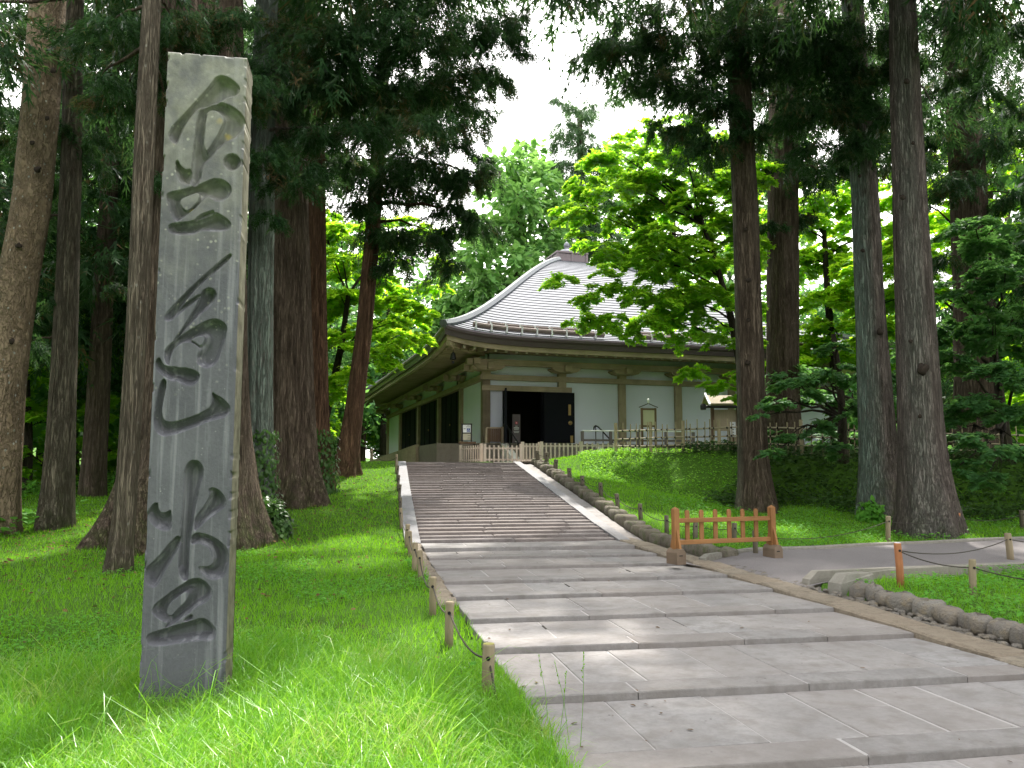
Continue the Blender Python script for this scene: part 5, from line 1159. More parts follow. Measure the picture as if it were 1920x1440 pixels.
for i, (lab, bx_, D, pads) in enumerate((
    ('green maple in the wood between the thin dark trunk and the pale leaning trunk', 180, 27, [(180, 600, 27, 60), (220, 670, 26.6, 60), (150, 690, 27, 56), (200, 760, 26.6, 60), (160, 830, 27, 56), (225, 850, 27, 50), (120, 760, 27, 50), (215, 540, 28, 46), (180, 910, 27, 40)]),
    ('green maple with light undergrowth at the far left edge behind the leaning trunk', 50, 25, [(60, 700, 25, 60), (20, 760, 25, 60), (80, 790, 25, 56), (40, 860, 25, 60), (100, 880, 25.4, 40), (30, 620, 26, 56), (10, 520, 26, 60), (80, 930, 25, 34), (20, 930, 25, 40)]))):
    tree('maple_tree', lab, 'maple', (bx_, 940), [(bx_ + 4, 800), (bx_ - 4, 640)], D, M['bark_maple'], [8, 7, 4], pads=pads, kind='maple', leaf=M['maple_leaf'], size=.16, cover=1.4, seed=30 + i, bark=.01, limb_r=.045, nt=16, max_limbs=8)

tree('conifer_tree', 'dark conifer with dense boughs filling the top left corner behind the leaning trunk', 'tree', (260, 940), [(262, 700), (262, 400), (262, 100)], 27, M['bark_brown'], [16, 14, 12, 9],
     pads=fill([(0,0),(480,0),(480,360),(300,560),(0,600)], 24, 29, 40, 84, 220, (192, 415, 45)), leaf=M['cedar_leaf'], size=.46, cover=1.7, top=24, seed=50, bark=.03, max_limbs=16)
tree('conifer_tree', 'dark conifer boughs filling the top right behind the tall trunks', 'tree', (1700, 850), [(1700, 600), (1695, 300), (1690, 50)], 32, M['bark_brown'], [15, 13, 12, 9],
     pads=fill([(1430,0),(1920,0),(1920,230),(1640,330),(1440,330)], 29, 33, 26, 84, 221), leaf=M['cedar_leaf'], size=.5, cover=1.15, top=24, seed=51, bark=.03, max_limbs=12)
tree('broadleaf_tree', 'green broadleaf tree filling the gap between the leaning cedar and the roof corner', 'tree', (720, 850), [(722, 760), (730, 600), (735, 480)], 65, M['bark_maple'], [9, 8, 6, 4],
     pads=fill([(590,380),(700,400),(830,520),(900,560),(790,680),(690,720),(640,860),(590,860)], 63, 67, 28, 60, 222), kind='leaf', leaf=M['maple_dark'], size=.6, cover=.9, seed=52, base_z=2, bark=.01, nt=16, max_limbs=10)
tree('broadleaf_tree', 'green broadleaf tree behind the right half of the temple roof', 'tree', (1260, 800), [(1260, 600), (1262, 450), (1260, 330)], 67, M['bark_maple'], [10, 9, 7, 4],
     pads=fill([(1085,310),(1250,230),(1480,250),(1480,640),(1250,620),(1100,470)], 64, 69, 26, 62, 225), kind='leaf', leaf=M['pale_leaf'], size=.6, cover=.9, seed=55, base_z=2, bark=.01, nt=16, max_limbs=8)
tree('maple_tree', 'green maple understory deep in the wood at the far left below the conifers', 'maple', (130, 930), [(130, 820), (128, 690)], 34, M['bark_maple'], [8, 7, 4],
     pads=fill([(0,560),(270,560),(270,960),(0,960)], 30, 36, 22, 62, 223), kind='maple', leaf=M['maple_leaf'], size=.26, cover=.7, seed=53, bark=.01, nt=16, max_limbs=8)
tree('maple_tree', 'dark maple understory behind the bamboo fence on the right', 'maple', (1720, 850), [(1720, 760), (1716, 640)], 29, M['bark_maple'], [8, 7, 4],
     pads=fill([(1440,690),(1600,690),(1780,620),(1920,580),(1920,830),(1440,830)], 27.5, 31, 24, 58, 224), kind='maple', leaf=M['maple_dark'], size=.24, cover=.7, seed=54, bark=.01, nt=16, max_limbs=8)

# ---- far forest: three kinds, copied ------------------------------------------------
def far_tree(name, H, W, kind, leaf, size, cover, seed, lo):
    rg = np.random.default_rng(seed); root = empty(name, (0, 0, 0))
    link('trunk', trunk_mesh([(0, 0, 0), (.1, 0, H * .5), (0, .1, H * .97)], [.32, .22, .04], .4, 5, seed, 14, .03, .5), M['bark_brown'], root)
    pads = []
    n = int(H * 2.1)
    for i in range(n):
        k = (i + .5) / n; z = H * (lo + (1 - lo) * k); r = W * ((1 - k) * .95 + .12) if kind.startswith('cedar') else W * math.sqrt(max(.08, 1 - (2 * k - .9) ** 2))
        a = i * 2.4 + rg.uniform(-.4, .4); pr = r * .5 + .25; d = max(0, r - pr * .6) * rg.uniform(.7, 1)
        pads.append(((d * math.cos(a), d * math.sin(a), z), pr))
    crown('crown', root, (0, 0, 0), pads, kind, leaf, size, cover, rg)
    return root
protos = [far_tree('conifer_tree', 21, 3.2, 'cedarlo', M['cedar_leaf'], .62, 1.25, 41, .22), far_tree('broadleaf_tree', 13, 4.2, 'clump', M['maple_dark'], .7, .8, 42, .16), far_tree('broadleaf_tree', 11, 3.8, 'clump', M['maple_leaf'], .7, .7, 43, .12)]
LAB = ['dark conifer in the forest around the temple', 'dark broadleaf tree in the forest around the temple', 'fresh green broadleaf tree in the forest around the temple']
spots_ = []
rg = np.random.default_rng(99)
def try_spot(x, y, kind, sc):
    q = np.linalg.inv(np.stack([HX, HY], 1)) @ (np.array([x, y]) - HC[:2])
    if -6 < q[0] < WF + 6 and -8 < q[1] < WL + 6: return
    if any(math.hypot(x - a, y - b) < 2.6 for a, b, _, _ in spots_): return
    s, t = st(x, y)
    if y < 62 and -2.5 < t < 9 and s < 60: return
    spots_.append((x, y, kind, sc))
for _ in range(900):                                            # left wood, right wood, wood behind the hall
    z = rg.integers(0, 3)
    if z == 0: x, y = rg.uniform(-46, -10), rg.uniform(27, 66)
    elif z == 1:
        x, y = rg.uniform(11, 52), rg.uniform(33, 74)
        if x < 27 and y < 56: continue
    else: x, y = rg.uniform(-26, 30), rg.uniform(68, 90)
    if z != 2 and y < 34 and abs(x) < 14: continue
    kind = rg.choice([0, 0, 1, 1, 2]); sc = rg.uniform(.8, 1.15)
    px = 960 + F_PX * x / y
    if 880 < px < 1230 and y > 40: sc = min(sc, .62 if kind else .55); 
    try_spot(x, y, int(kind), sc)
    if len(spots_) > 130: break
# nearer woodland just outside the frame on both sides and behind closes the view of the sky there
for x, y, kind, sc in ((-13, 9, 0, 1), (-16, 14, 0, 1.1), (-15, 20, 0, 1), (-19, 25, 1, 1), (-12, 24, 0, 1.05), (16, 14, 0, 1), (18.5, 20, 0, 1.1), (20, 28, 1, 1), (17, 8, 0, 1), (-10, 3, 0, 1), (13, 1, 0, 1), (-6, -9, 0, 1.1), (2, -12, 0, 1.2), (9, -8, 0, 1.1), (-13, -5, 0, 1.1), (-2, -17, 0, 1.2), (6, -18, 0, 1.2), (15, -6, 0, 1.1), (-9.5, 29, 1, .7), (-13, 33, 1, .9), (18, 26, 0, .8)):
    spots_.append((x, y, kind, sc))  # conifers behind the camera are unseen, added to block light from there
def wood(name, proto, pts):
    """one stuff object: the same kind of tree set at many points of the wood"""
    tr_, cr = [c.data for c in sorted(proto.children, key=lambda c: c.name, reverse=True)]
    n = len(pts); me = bpy.data.meshes.new(name); me.from_pydata([(x, y, Gf(x, y) - .1) for x, y, _, _ in pts], [], [])
    a = me.attributes.new('turn', 'FLOAT', 'POINT'); a.data.foreach_set('value', np.array([random.uniform(0, 6.28) for _ in pts], np.float32))
    a = me.attributes.new('grow', 'FLOAT', 'POINT'); a.data.foreach_set('value', np.array([p[3] for p in pts], np.float32))
    o = link(name, me, None); tag(o, kind='stuff')
    g = bpy.data.node_groups.new(name, 'GeometryNodeTree'); g.interface.new_socket('Geometry', in_out='INPUT', socket_type='NodeSocketGeometry'); g.interface.new_socket('Geometry', in_out='OUTPUT', socket_type='NodeSocketGeometry')
    N = lambda t: g.nodes.new(t); Lk = g.links.new
    gi, go, jn = N('NodeGroupInput'), N('NodeGroupOutput'), N('GeometryNodeJoinGeometry')
    at = N('GeometryNodeInputNamedAttribute'); at.data_type = 'FLOAT'; at.inputs['Name'].default_value = 'turn'
    a2 = N('GeometryNodeInputNamedAttribute'); a2.data_type = 'FLOAT'; a2.inputs['Name'].default_value = 'grow'
    cx = N('ShaderNodeCombineXYZ'); Lk(at.outputs[0], cx.inputs[2])
    for ch in list(proto.children):
        oi = N('GeometryNodeObjectInfo'); oi.inputs['Object'].default_value = ch; oi.transform_space = 'ORIGINAL'
        ip = N('GeometryNodeInstanceOnPoints'); Lk(gi.outputs[0], ip.inputs['Points']); Lk(oi.outputs['Geometry'], ip.inputs['Instance']); Lk(cx.outputs[0], ip.inputs['Rotation']); Lk(a2.outputs[0], ip.inputs['Scale']); Lk(ip.outputs[0], jn.inputs[0])
    Lk(jn.outputs[0], go.inputs[0])
    md = o.modifiers.new('wood', 'NODES'); md.node_group = g
PL = ['tall dark conifer at the edge of the wood far on the right', 'dark broadleaf tree at the edge of the wood on the left', 'fresh green broadleaf tree in the wood on the right']
for kind, (x, y) in enumerate(((22, 30), (-12.5, 30), (26, 40))):
    r_ = protos[kind]; r_.location = (x, y, Gf(x, y) - .1); tag(r_, PL[kind], 'tree')
    wood(('conifer_wood', 'broadleaf_wood', 'light_green_wood')[kind], r_, [q for q in spots_ if q[2] == kind])
print('tree tris', TRIS[0])
# ================================================================== POSTS, ROPES, BARRIER
M['post'] = m_wood('weathered_post', (.16, .125, .075), (.28, .23, .15))
M['postd'] = m_wood('dark_weathered_post', (.07, .06, .04), (.14, .12, .085))
M['postr'] = m_wood('reddish_new_post', (.27, .10, .04), (.4, .17, .075))
M['posttop'] = m_plain('mossy_post_top', (.3, .28, .09), .9, .3, 9)
M['rope'] = m_plain('dark_rope', (.045, .038, .03), .9, .3, 20)
M['hole'] = m_plain('drilled_hole', (.01, .01, .01), .9, .1)
ORD = ['nearest', 'second', 'third', 'fourth', 'fifth', 'sixth', 'seventh', 'eighth', 'ninth', 'tenth', 'eleventh', 'twelfth', 'thirteenth', 'fourteenth']
def rope_post(base_px, top_px, r_px, mat, label, grp, hmin=.36, topmat=None, D=None):
    q = GP(*base_px) if D is None else P(*base_px, D)
    d = q[1]; z = Gf(q[0], q[1]); h = max(hmin, P(base_px[0], top_px, d)[2] - z); r_ = max(.03, pxr(r_px, d) / 1.0)
    root = empty('rope_post', (q[0], q[1], z)); tag(root, label, 'post', grp)
    rl = random.Random(int(base_px[0] * 7 + base_px[1])); lx, ly = rl.uniform(-.03, .03), rl.uniform(-.03, .03)
    MB().tube([(0, 0, -.25), (lx * .5, ly * .5, h * .5), (lx, ly, h - .012), (lx, ly, h)], [r_, r_ * 1.02, r_ * .99, r_ * .93], 14).build('shaft', mat, root, True)
    MB().lathe([(r_ * .9, h + .0008), (r_ * .86, h + .004)], 14, Matrix.Translation((lx, ly, 0))).build('end_grain', topmat or mat, root)
    T = Matrix.Translation((lx * .8, ly * .8 - r_ * .985, h - .1)) @ Matrix.Rotation(PI / 2, 4, 'X')
    MB().lathe([(.017, -.004), (.017, .006)], 10, T).build('rope_hole', M['hole'], root)
    return np.array([q[0] + lx, q[1] + ly, z + h - .1])
def rope(pts, label, sag=.09, r_=.009):
    mb = MB()
    for a, b in zip(pts[:-1], pts[1:]):
        L = np.linalg.norm(b - a); sg = sag * min(1.6, L / 1.6); u = np.linspace(0, 1, 12)
        mb.tube([tuple(a * (1 - k) + b * k - np.array([0, 0, sg * 4 * k * (1 - k)])) for k in u], r_, 6, False)
    o = mb.build('rope', M['rope'], None, True); tag(o, label, 'rope')
left = [((914, 1313), 1234, 11.5), ((841, 1212), 1130, 8), ((811, 1153), 1084, 6.5), ((790, 1090), 1037, 5.5), ((776.5, 1072), 1023, 5), ((770, 1043), 1002, 4.4), ((762, 1027), 992, 4.2), ((753.5, 992), 967, 3.2), ((750, 967), 940, 2.8), ((748, 940), 918, 2.6), ((746, 920), 897, 2.4), ((744.5, 900), 877, 2.2), ((743.5, 886), 852, 2.6)]
pts = []
for i, (b, t, r_) in enumerate(left):
    lab = ['nearest short rope post with a yellow mossy top at the left path edge'] + [ORD[k] + ' rope post from the camera along the left side of the path and stairs' for k in range(1, 13)]
    pts.append(rope_post(b, t, r_, M['post'] if i < 8 or i == 12 else M['postd'], lab[i], 'rope posts along the left side of the path', .42 if i < 8 else .4, M['posttop'] if i == 0 else None))
q = P(697, 866, 27.5); pts.append(rope_post((697, 866), 847, 3, M['post'], 'lone rope post on the crest of the left lawn beside the slender leaning cedar', 'rope posts along the left side of the path', .42, None, 27.2))
rope([np.array([pts[0][0] + .12, pts[0][1] - .35, -.08])] + pts, 'rope threaded through the posts along the left side of the path and stairs', .11, .0085)
right = [((1008.7, 866), 855), ((1025, 870), 856), ((1041, 884), 867), ((1068.7, 902), 880), ((1093, 917.5), 893), ((1127, 932), 913), ((1159, 955), 934), ((1201.7, 976), 948), ((1250, 1000), 968), ((1303, 1012), 982), ((1376, 1016), 991), ((1417, 1040), 995), ((1665, 1018), 968)]
pts = []
for i, (b, t) in enumerate(right):
    lab = ORD[i + 1] if i else 'highest'
    lab = ('highest rope post on the right bank at the head of the stairs' if i == 0 else ORD[i] + ' rope post down from the stair head on the right grass bank') if i < 9 else ['rope post behind the left half of the wooden barrier', 'slim rope post seen through the middle of the wooden barrier', 'dark rope post at the kerb behind the right half of the wooden barrier', 'rope post on the lawn in front of the lichen covered trunk'][i - 9]
    pts.append(rope_post(b, t, 4 if i < 9 else 4.6, M['postd'] if i != 12 else M['post'], lab, 'rope posts along the right bank', .36))
ra = rope_post((1796, 1003), 962, 4, M['postr'], 'thin reddish rope post at the foot of the thickest right hand trunk', 'rope posts along the right bank', .4)
rb = rope_post((1918, 993), 957, 4.5, M['postd'], 'rope post at the right photo edge on the far lawn', 'rope posts along the right bank', .4)
rope(pts, 'thin rope running down the posts of the right grass bank', .1, .007); rope([pts[-1], ra, rb], 'rope in front of the thickest right hand trunk', .06, .007)
na = rope_post((1690, 1100), 1018, 6.6, M['postr'], 'reddish brown rope post with a white top in front of the asphalt path', 'rope posts around the clover bed', .55, M['white'])
nb = rope_post((1824, 1117), 1052, 6.4, M['post'], 'grey rope post standing in the clover bed', 'rope posts around the clover bed', .45)
nc = rope_post((1896, 1052), 1000, 6.0, M['post'], 'grey rope post at the back of the clover bed by the asphalt path', 'rope posts around the clover bed', .42)
nd = np.array([nb[0] + 1.3, nb[1] - .9, nb[2] - .05]); ne = nc + np.array([2.2, .5, .03])
rope([na, nb, nd], 'rope drooping from the reddish post across the clover bed', .1, .008); rope([na, nc, ne], 'rope stretched from the reddish post along the asphalt path', .08, .008)

# --- wooden barrier
M['orange'] = m_wood('orange_varnished_wood', (.19, .083, .024), (.31, .148, .052)); M['orangeh'] = m_wood('orange_varnished_rail', (.19, .083, .024), (.31, .15, .055), 0)
M['foot'] = m_wood('dark_foot_block', (.11, .075, .05), (.18, .13, .09), 1)
a = GP(1268, 1058); b = P(1449, 1040, 13.95); b[2] = Gf(b[0], b[1]); L = float(np.linalg.norm((b - a)[:2])); az = math.atan2(b[1] - a[1], b[0] - a[0]); zb_ = max(a[2], b[2]) + .02
bar = empty('wooden_barrier', (a[0], a[1], zb_), az); tag(bar, 'orange wooden picket barrier on dark block feet where the side path meets the stone path', 'barrier')
H = P(1268, 951, a[1])[2] - zb_
for k, x in enumerate((0, L)):
    z0 = .14; c = .048
    MB().raw([(x - c, -c, z0), (x + c, -c, z0), (x + c, c, z0), (x - c, c, z0), (x - c, -c, H - .03), (x + c, -c, H - .03), (x + c, c, H - .03), (x - c, c, H - .03), (x, 0, H + .01)],
             [(3, 2, 1, 0), (0, 1, 5, 4), (1, 2, 6, 5), (2, 3, 7, 6), (3, 0, 4, 7), (4, 5, 8), (5, 6, 8), (6, 7, 8), (7, 4, 8)]).build('post', M['orange'], bar, bevel=.005)
    f = MB().prism([(x - .085, -.03), (x + .085, -.03), (x + .085, .15), (x + .04, .21), (x - .04, .21), (x - .085, .15)], (-.15, .15)).build('foot', M['foot'], bar, bevel=.006)
    MB().box((x - .04, -.1525, .1), (x + .02, -.15, .115)).build('slot', M['hole'], f)
    for sg in (-1, 1):
        MB().raw([(x - .02, sg * .05, .212), (x + .02, sg * .05, .212), (x + .02, sg * .13, .212), (x - .02, sg * .13, .212), (x - .02, sg * .05, .5), (x + .02, sg * .05, .5)], [(0, 1, 2, 3), (0, 4, 5, 1), (3, 2, 5, 4), (0, 3, 4), (1, 5, 2)]).build('brace', M['orange'], bar)
for z in (.3, H - .21): MB().box((.049, -.028, z - .035), (L - .049, .028, z + .035)).build('rail', M['orangeh'], bar, bevel=.005)
for k in range(6):
    x = L * (k + 1) / 7 - .02; t = H - .05
    MB().prism([(x - .038, .29), (x + .038, .29), (x + .038, t - .03), (x + .022, t), (x - .022, t), (x - .038, t - .03)], (.0285, .058)).build('picket', M['orange'], bar, bevel=.004)

# ================================================================== GRASS AND LOW PLANTS
M['grass_long'] = m_leaf('long_grass_blades', (.06, .2, .015), (.17, .36, .035), (.28, .54, .03), .42, .02, .6, (.3, .36, .1))
M['grass_lawn'] = m_leaf('lawn_grass_blades', (.07, .21, .012), (.15, .33, .02), (.26, .52, .02), .42, .03, .35)
M['clover'] = m_leaf('clover_leaves', (.06, .2, .02), (.12, .31, .05), (.2, .45, .03), .38, .04, .8)
M['shade_cover'] = m_leaf('ground_cover_painted_shade', (.02, .05, .013), (.045, .10, .022), (.05, .10, .02), .3, .03, .6)  # darker leaves, shade on the bank put into the colour
rg = np.random.default_rng(5)
def free(x, y, mp=.22, ma=.1):
    ok = ~in_path(x, y, mp) & ~in_asphalt(x, y, ma)
    s, t = st(x, y); ok &= ~((t > np.where(s > 10.2, 1.0, tL(s) - .03)) & (t < tR(s) + .98) & (s < 27.5))
    for bx_, by_, r_ in BASES: ok &= np.hypot(x - bx_, y - by_) > r_ * .8
    d = np.stack([x - PQ[0], y - PQ[1]], -1); a = d @ PR[:2]; b = d @ (-PN[:2]); ok &= ~((a > uL - .005) & (a < uR + .005) & (b > -.01) & (b < TH + .01))
    return ok
def blades(name, x, y, h, wd, lean, mat, seg=2):
    n = len(x); z = G(x, y) + (fbm(np.stack([x * 1.7, y * 1.7, x * 0], -1)) - .45) * .07 - .02
    a = rg.uniform(0, 2 * PI, n); w_ = np.stack([np.cos(a), np.sin(a), np.zeros(n)], 1) * (wd / 2)[:, None]
    ld = rg.uniform(0, 2 * PI, n) + .8 * np.sin(x * 3) ; l = lean * rg.uniform(.2, 1.3, n); dv = np.stack([np.cos(ld), np.sin(ld), np.zeros(n)], 1) * (l * h)[:, None]
    b = np.stack([x, y, z], 1); up = np.array([0, 0, 1.0])
    if seg == 1:
        co = np.stack([b - w_, b + w_, b + dv + up * h[:, None]], 1); f = np.array([[0, 1, 2]])
    else:
        m = b + dv * .28 + up * (h * .58)[:, None]; m2 = b + dv * .7 + up * (h * .9)[:, None]; tp = b + dv * 1.15 + up * (h * (1.04 - .25 * l))[:, None]
        co = np.stack([b - w_, b + w_, m - w_ * .85, m + w_ * .85, m2 - w_ * .5, m2 + w_ * .5, tp], 1); f = np.array([[0, 1, 3], [0, 3, 2], [2, 3, 5], [2, 5, 4], [4, 5, 6]])
    k = co.shape[1]; fa = f[None] + (np.arange(n) * k)[:, None, None]
    TRIS[0] += fa.shape[0] * fa.shape[1]
    o = link(name, np_mesh(name, co.reshape(-1, 3), fa.reshape(-1, 3)), mat); tag(o, kind='stuff'); return o
def sample(n, x0, x1, y0, y1, f):
    x = rg.uniform(x0, x1, n); y = rg.uniform(y0, y1, n); k = f(x, y); return x[k], y[k]
# long grass around the pillar, thinning to lawn
def f_long(x, y):
    s, t = st(x, y); k = free(x, y, .0) & (t < 1.3) & (np.abs(x) < y * .66 + .6)
    pr = np.clip((8.6 + .5 * np.sin(x * 2.1) - .35 * np.clip(-x - 1.5, 0, 4) - y) / 2.2, 0, 1); return k & (rg.random(len(x)) < pr)
x, y = sample(190000, -4.8, 1.6, 3.4, 9.2, f_long)
edge = st(x, y)[1] > tL(st(x, y)[0]) - .75
h = (.10 + .34 * rg.random(len(x)) ** 1.6) * (1 - .5 * edge) * np.clip((9.6 - y) / 3.2, .5, 1.1); h *= np.where(rg.random(len(x)) < .04, 1.45, 1)
xe, ye = sample(16000, -3.1, -1.7, 5.0, 6.02, lambda x, y: free(x, y, .0)); x = np.concatenate([x, xe]); y = np.concatenate([y, ye]); h = np.concatenate([h, rg.uniform(.14, .36, len(xe))])
blades('long_grass', x, y, h, rg.uniform(.004, .0085, len(x)), .95, M['grass_long'])
def f_lawn(x, y):
    s, t = st(x, y); k = free(x, y, .0) & (t < 1.3) & (np.abs(x) < y * .66 + .6) & (y > 6.2)
    pr = np.clip(1.15 - .028 * y, .35, 1) * np.clip(.55 + fbm(np.stack([x * .6, y * .6, x * 0 + 3], -1)) * 1.2 - .25 * (x < -4.5) * (y < 15), .2, 1); return k & (rg.random(len(x)) < pr)
x, y = sample(250000, -15, 1.3, 6.2, 29, f_lawn)
blades('lawn_grass', x, y, rg.uniform(.05, .12, len(x)) * np.clip(1.25 - .02 * y, .8, 1.2), rg.uniform(.009, .016, len(x)) * (.6 + .05 * y), .6, M['grass_lawn'], 1)
def f_right(x, y):
    s, t = st(x, y); k = free(x, y) & (t > tR(s) + .98) & (np.abs(x) < y * .66 + .6) & (y < crest(x) - 1.6 + 2.2 * (x < 4.4)); return k
x, y = sample(150000, -.2, 16, 6, 28.5, f_right)
bed = y < np.interp(x, NEAR_X, NEAR_Y)
blades('bank_grass', x, y, rg.uniform(.05, .12, len(x)) * np.where(bed, 1.15, .9), rg.uniform(.009, .016, len(x)) * (.6 + .045 * y), .6, M['grass_lawn'], 1)
def scatter_leaves(name, x, y, zo, size, mat, tpl='leaf', tilt=.45):
    n = len(x); z = G(x, y) + zo; a = rg.uniform(0, 2 * PI, n)
    d = np.stack([np.cos(a), np.sin(a), rg.normal(0, .3, n)], 1); up = np.stack([rg.normal(0, tilt, n), rg.normal(0, tilt, n), np.ones(n)], 1)
    me = leaves_mesh(name, tpl, np.stack([x, y, z], 1), d, up, size); TRIS[0] += len(me.polygons)
    o = link(name, me, mat); tag(o, kind='stuff'); return o
x, y = sample(90000, 3.5, 15, 6, 22, lambda x, y: f_right(x, y) & (rg.random(len(x)) < np.where(y < np.interp(x, NEAR_X, NEAR_Y), .8, .3)) & (vnoise(np.stack([x * 1.4, y * 1.4, x * 0 + 9], -1)) > .38))
scatter_leaves('clover_cover', x, y, rg.uniform(.02, .15, len(x)), rg.uniform(.035, .07, len(x)) * (.8 + .02 * y), M['clover'])
x, y = sample(26000, -6, .6, 6.5, 15, lambda x, y: free(x, y) & (st(x, y)[1] < 1.1) & (np.abs(x) < y * .66) & (vnoise(np.stack([x * .9, y * .9, x * 0 + 2], -1)) > .58))
scatter_leaves('lawn_weeds', x, y, rg.uniform(.02, .11, len(x)), rg.uniform(.025, .055, len(x)), M['clover'])
# bank plants below the bamboo fence, sun and shade painted into their leaf colours
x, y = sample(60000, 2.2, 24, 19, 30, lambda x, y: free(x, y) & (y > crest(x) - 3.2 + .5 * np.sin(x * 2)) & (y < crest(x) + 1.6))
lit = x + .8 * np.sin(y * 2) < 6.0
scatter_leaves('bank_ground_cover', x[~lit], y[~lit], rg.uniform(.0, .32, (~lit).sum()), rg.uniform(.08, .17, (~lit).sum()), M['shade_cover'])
M['bank_lit'] = m_leaf('bank_herbs_painted_sun', (.08, .24, .015), (.17, .38, .04), (.3, .56, .03), .42, .03, .8)
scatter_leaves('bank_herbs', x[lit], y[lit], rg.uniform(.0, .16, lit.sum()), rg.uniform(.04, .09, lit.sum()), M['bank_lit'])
# woodland floor plants on the far left
x, y = sample(30000, -18, -4, 15, 34, lambda x, y: free(x, y) & (vnoise(np.stack([x * .5, y * .5, x * 0 + 4], -1)) > .5) & ((y > 20) | (x < -9.5)) & (st(x, y)[1] < -3.6))
scatter_leaves('woodland_herbs', x, y, rg.uniform(.02, .4, len(x)), rg.uniform(.08, .2, len(x)), M['clover'])

# fallen needles and leaves
M['litter'] = m_leaf('fallen_brown_leaves', (.07, .04, .02), (.16, .10, .05), (.08, .05, .02), .1, .02, 1.0)
x, y = sample(9000, -10, .8, 7, 24, lambda x, y: free(x, y) & (st(x, y)[1] < 1.0) & (rg.random(len(x)) < sum(np.exp(-np.hypot(x - a, y - b) / 1.6) for a, b, _ in BASES)))
scatter_leaves('fallen_needles', x, y, rg.uniform(.0, .07, len(x)), rg.uniform(.03, .08, len(x)), M['litter'])
n = 170; s_ = 3 + 24 * rg.random(n) ** .8; t_ = tL(s_) + (tR(s_) - tL(s_)) * np.where(rg.random(n) < .6, rg.random(n) ** 3, rg.random(n)); x, y = xy(s_, t_)
zt_ = np.array([np.nan if False else 0. for _ in s_]); rws = np.array(ROWS)
for i_ in range(n):
    if s_[i_] < S0: k_ = np.searchsorted(rws, s_[i_]) - 1; zt_[i_] = .04 * ((rws[k_] + rws[min(k_ + 1, len(rws) - 1)]) / 2 - 6.3)
    else: zt_[i_] = Z0 + (int((s_[i_] - S0) / PIT) + 1) * RISE
a_ = rg.uniform(0, 6.28, n)
me = leaves_mesh('fallen_leaves', 'leaf', np.stack([x, y, zt_ + .012], 1), np.stack([np.cos(a_), np.sin(a_), a_ * 0], 1), np.stack([rg.normal(0, .15, n), rg.normal(0, .15, n), np.ones(n)], 1), rg.uniform(.02, .055, n)); o = link('fallen_leaves', me, M['litter']); tag(o, kind='stuff')

def bush(name, label, cat, c, r, n, size, mat, tpl='leaf', sq=(1, 1, 1)):
    rg2 = np.random.default_rng(n); d = rg2.normal(0, 1, (n, 3)); d /= np.linalg.norm(d, axis=1, keepdims=True); rr_ = rg2.uniform(.55, 1.08, n)
    p = d * rr_[:, None] * r * np.array(sq); p[:, 2] = np.abs(p[:, 2]) * 1.0
    up = d + rg2.normal(0, .4, (n, 3)) + [0, 0, .5]; dr = np.cross(up, rg2.normal(0, 1, (n, 3))); dr[:, 2] -= .3
    me = leaves_mesh('foliage', tpl, p, dr, up, size * rg2.uniform(.6, 1.3, n)); TRIS[0] += len(me.polygons)
    root = empty(name, c); tag(root, label, cat); link('foliage', me, mat, root)
    mb = MB()
    for k in range(7):
        a = k * .9; mb.tube([(0, 0, -.05), (.3 * r * math.cos(a), .3 * r * math.sin(a), .45 * r), (.7 * r * math.cos(a) * sq[0], .7 * r * math.sin(a) * sq[1], .8 * r * sq[2])], [.015, .01, .005], 5)
    mb.build('stem', M['bark_maple'], root); return root
q = P(505, 985, 16.4); bush('ivy_bush', 'dark green leafy bush at the foot of the lichen covered cedar beside the pillar', 'bush', (q[0], q[1], Gf(q[0], q[1])), .5, 2600, .12, M['ivy_leaf'], 'leaf', (.85, .7, 1.45))
q = P(1632, 962, 20.5); bush('leafy_shrub', 'small bright shrub at the foot of the lichen sided cedar on the right', 'bush', (q[0], q[1], Gf(q[0], q[1])), .36, 420, .15, M['clover'], 'leaf', (1, .8, 1.3))
def ivy(label, cpx, D, r0, h, n, cov, seed):
    b = P(*cpx, D); z = Gf(b[0], b[1]); rg2 = np.random.default_rng(seed); hh = h * rg2.random(n) ** 1.7; a = rg2.normal(-PI / 2 + cov, 1.0, n)
    r_ = r0 * (1 + .55 * np.exp(-hh / .5)) + rg2.uniform(.02, .12, n); p = np.stack([r_ * np.cos(a), r_ * np.sin(a), hh], 1)
    up = np.stack([np.cos(a), np.sin(a), rg2.normal(.2, .3, n)], 1); dr = np.stack([rg2.normal(0, .5, n), rg2.normal(0, .5, n), -np.ones(n)], 1)
    me = leaves_mesh('foliage', 'leaf', p, dr, up, rg2.uniform(.06, .13, n)); TRIS[0] += len(me.polygons)
    root = empty('ivy', (b[0], b[1], z)); tag(root, label, 'ivy'); link('foliage', me, M['ivy_leaf'], root)
    MB().tube([(r0 * 1.3 * math.cos(-1.6 + cov), r0 * 1.3 * math.sin(-1.6 + cov), 0), (r0 * 1.05 * math.cos(-1.5 + cov), r0 * 1.05 * math.sin(-1.5 + cov), h * .5), (r0 * 1.03 * math.cos(-1.4 + cov), r0 * 1.03 * math.sin(-1.4 + cov), h)], [.02, .014, .006], 6).build('vine', M['bark_maple'], root)
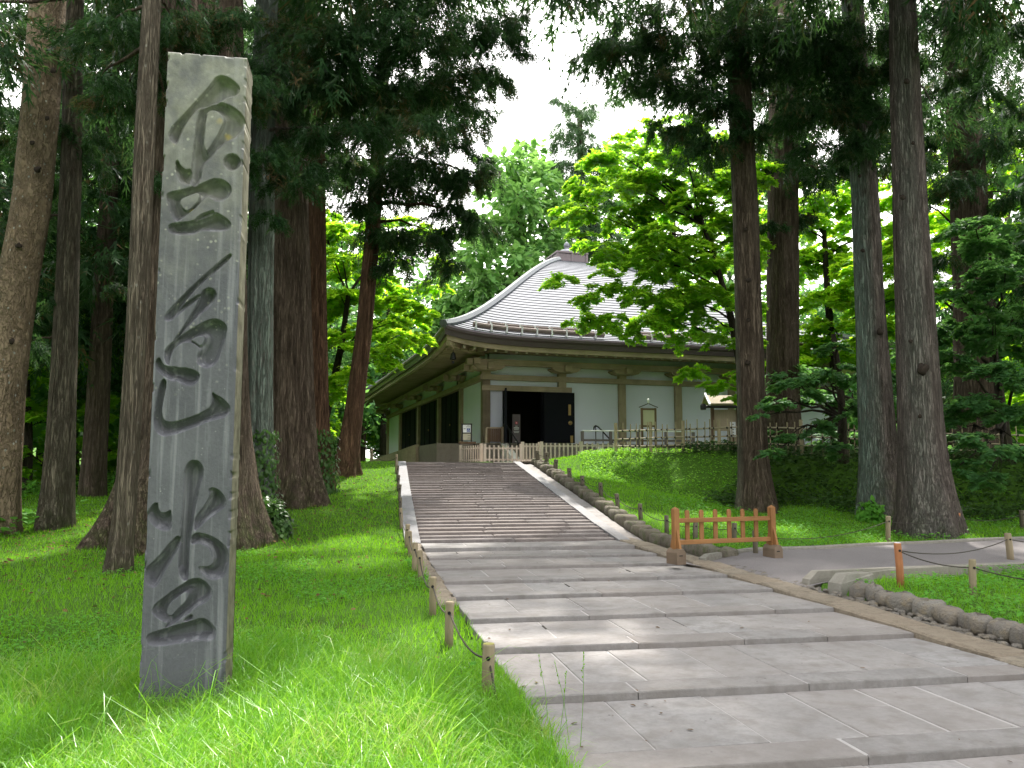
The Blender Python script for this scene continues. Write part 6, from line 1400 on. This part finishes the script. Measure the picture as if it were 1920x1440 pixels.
ivy('ivy climbing the lower trunk of the lichen covered cedar next to the pillar', (484, 985), 17.0, .28, 2.0, 900, .5, 1)
ivy('ivy around the foot of the reddish cedar behind the broad fluted trunk', (600, 915), 21.2, .3, 1.6, 800, .3, 2)
# clover sprig at the pillar foot and thin seed stalks leaning over the path
q = GP(372, 1338); n = 26
root = empty('clover_sprig', (q[0], q[1], q[2])); tag(root, 'bright yellow green clover sprig at the front foot of the stone pillar', 'plant')
p = np.stack([rg.normal(0, .07, n), rg.normal(-.03, .03, n), rg.uniform(.12, .26, n)], 1); a = rg.uniform(0, 6.28, n)
A3 = np.repeat(p, 3, 0); aa = np.repeat(a, 3) + np.tile([0, 2.09, 4.19], n)
link('leaf', leaves_mesh('leaf', 'leaf', A3, np.stack([np.cos(aa), np.sin(aa), aa * 0 - .1], 1), np.tile([0.1, -.5, 1.0], (3 * n, 1)), np.full(3 * n, .045)), M['maple_glow'], root)
mb = MB()
for c in p: mb.tube([(c[0] * .4, c[1] * .4, 0), tuple(c)], .0025, 4)
mb.build('stem', M['grass_long'], root)
for k, (b, t) in enumerate((((1088, 1400), (1094, 1222)), ((1068, 1395), (1040, 1240)), ((1046, 1395), (1062, 1262)), ((1030, 1380), (1010, 1230)))):
    q = GP(*b); e = P(*t, q[1] - .12); root = empty('seed_stalk', tuple(q)); tag(root, ['tallest thin grass seed stalk leaning over the lower left of the path', 'thin seed stalk leaning left over the path edge', 'thin seed stalk beside the tallest one at the path edge', 'thin seed stalk near the first rope post over the path edge'][k], 'grass stalk', 'seed stalks at the path edge')
    e = e - q; MB().tube([(0, 0, -.02), tuple(e * .5 + [.01, 0, .02]), tuple(e)], [.0022, .0016, .001], 5).build('stalk', M['grass_long'], root)
    sp = np.array([e * u + [0, 0, 0] for u in np.linspace(.72, 1, 16)]); link('seed', leaves_mesh('seed', 'leaf', sp, rg.normal(0, .5, (16, 3)) + [0, 0, 1], rg.normal(0, 1, (16, 3)), np.full(16, .016)), M['grass_lawn'], root)
print('all tris', TRIS[0])
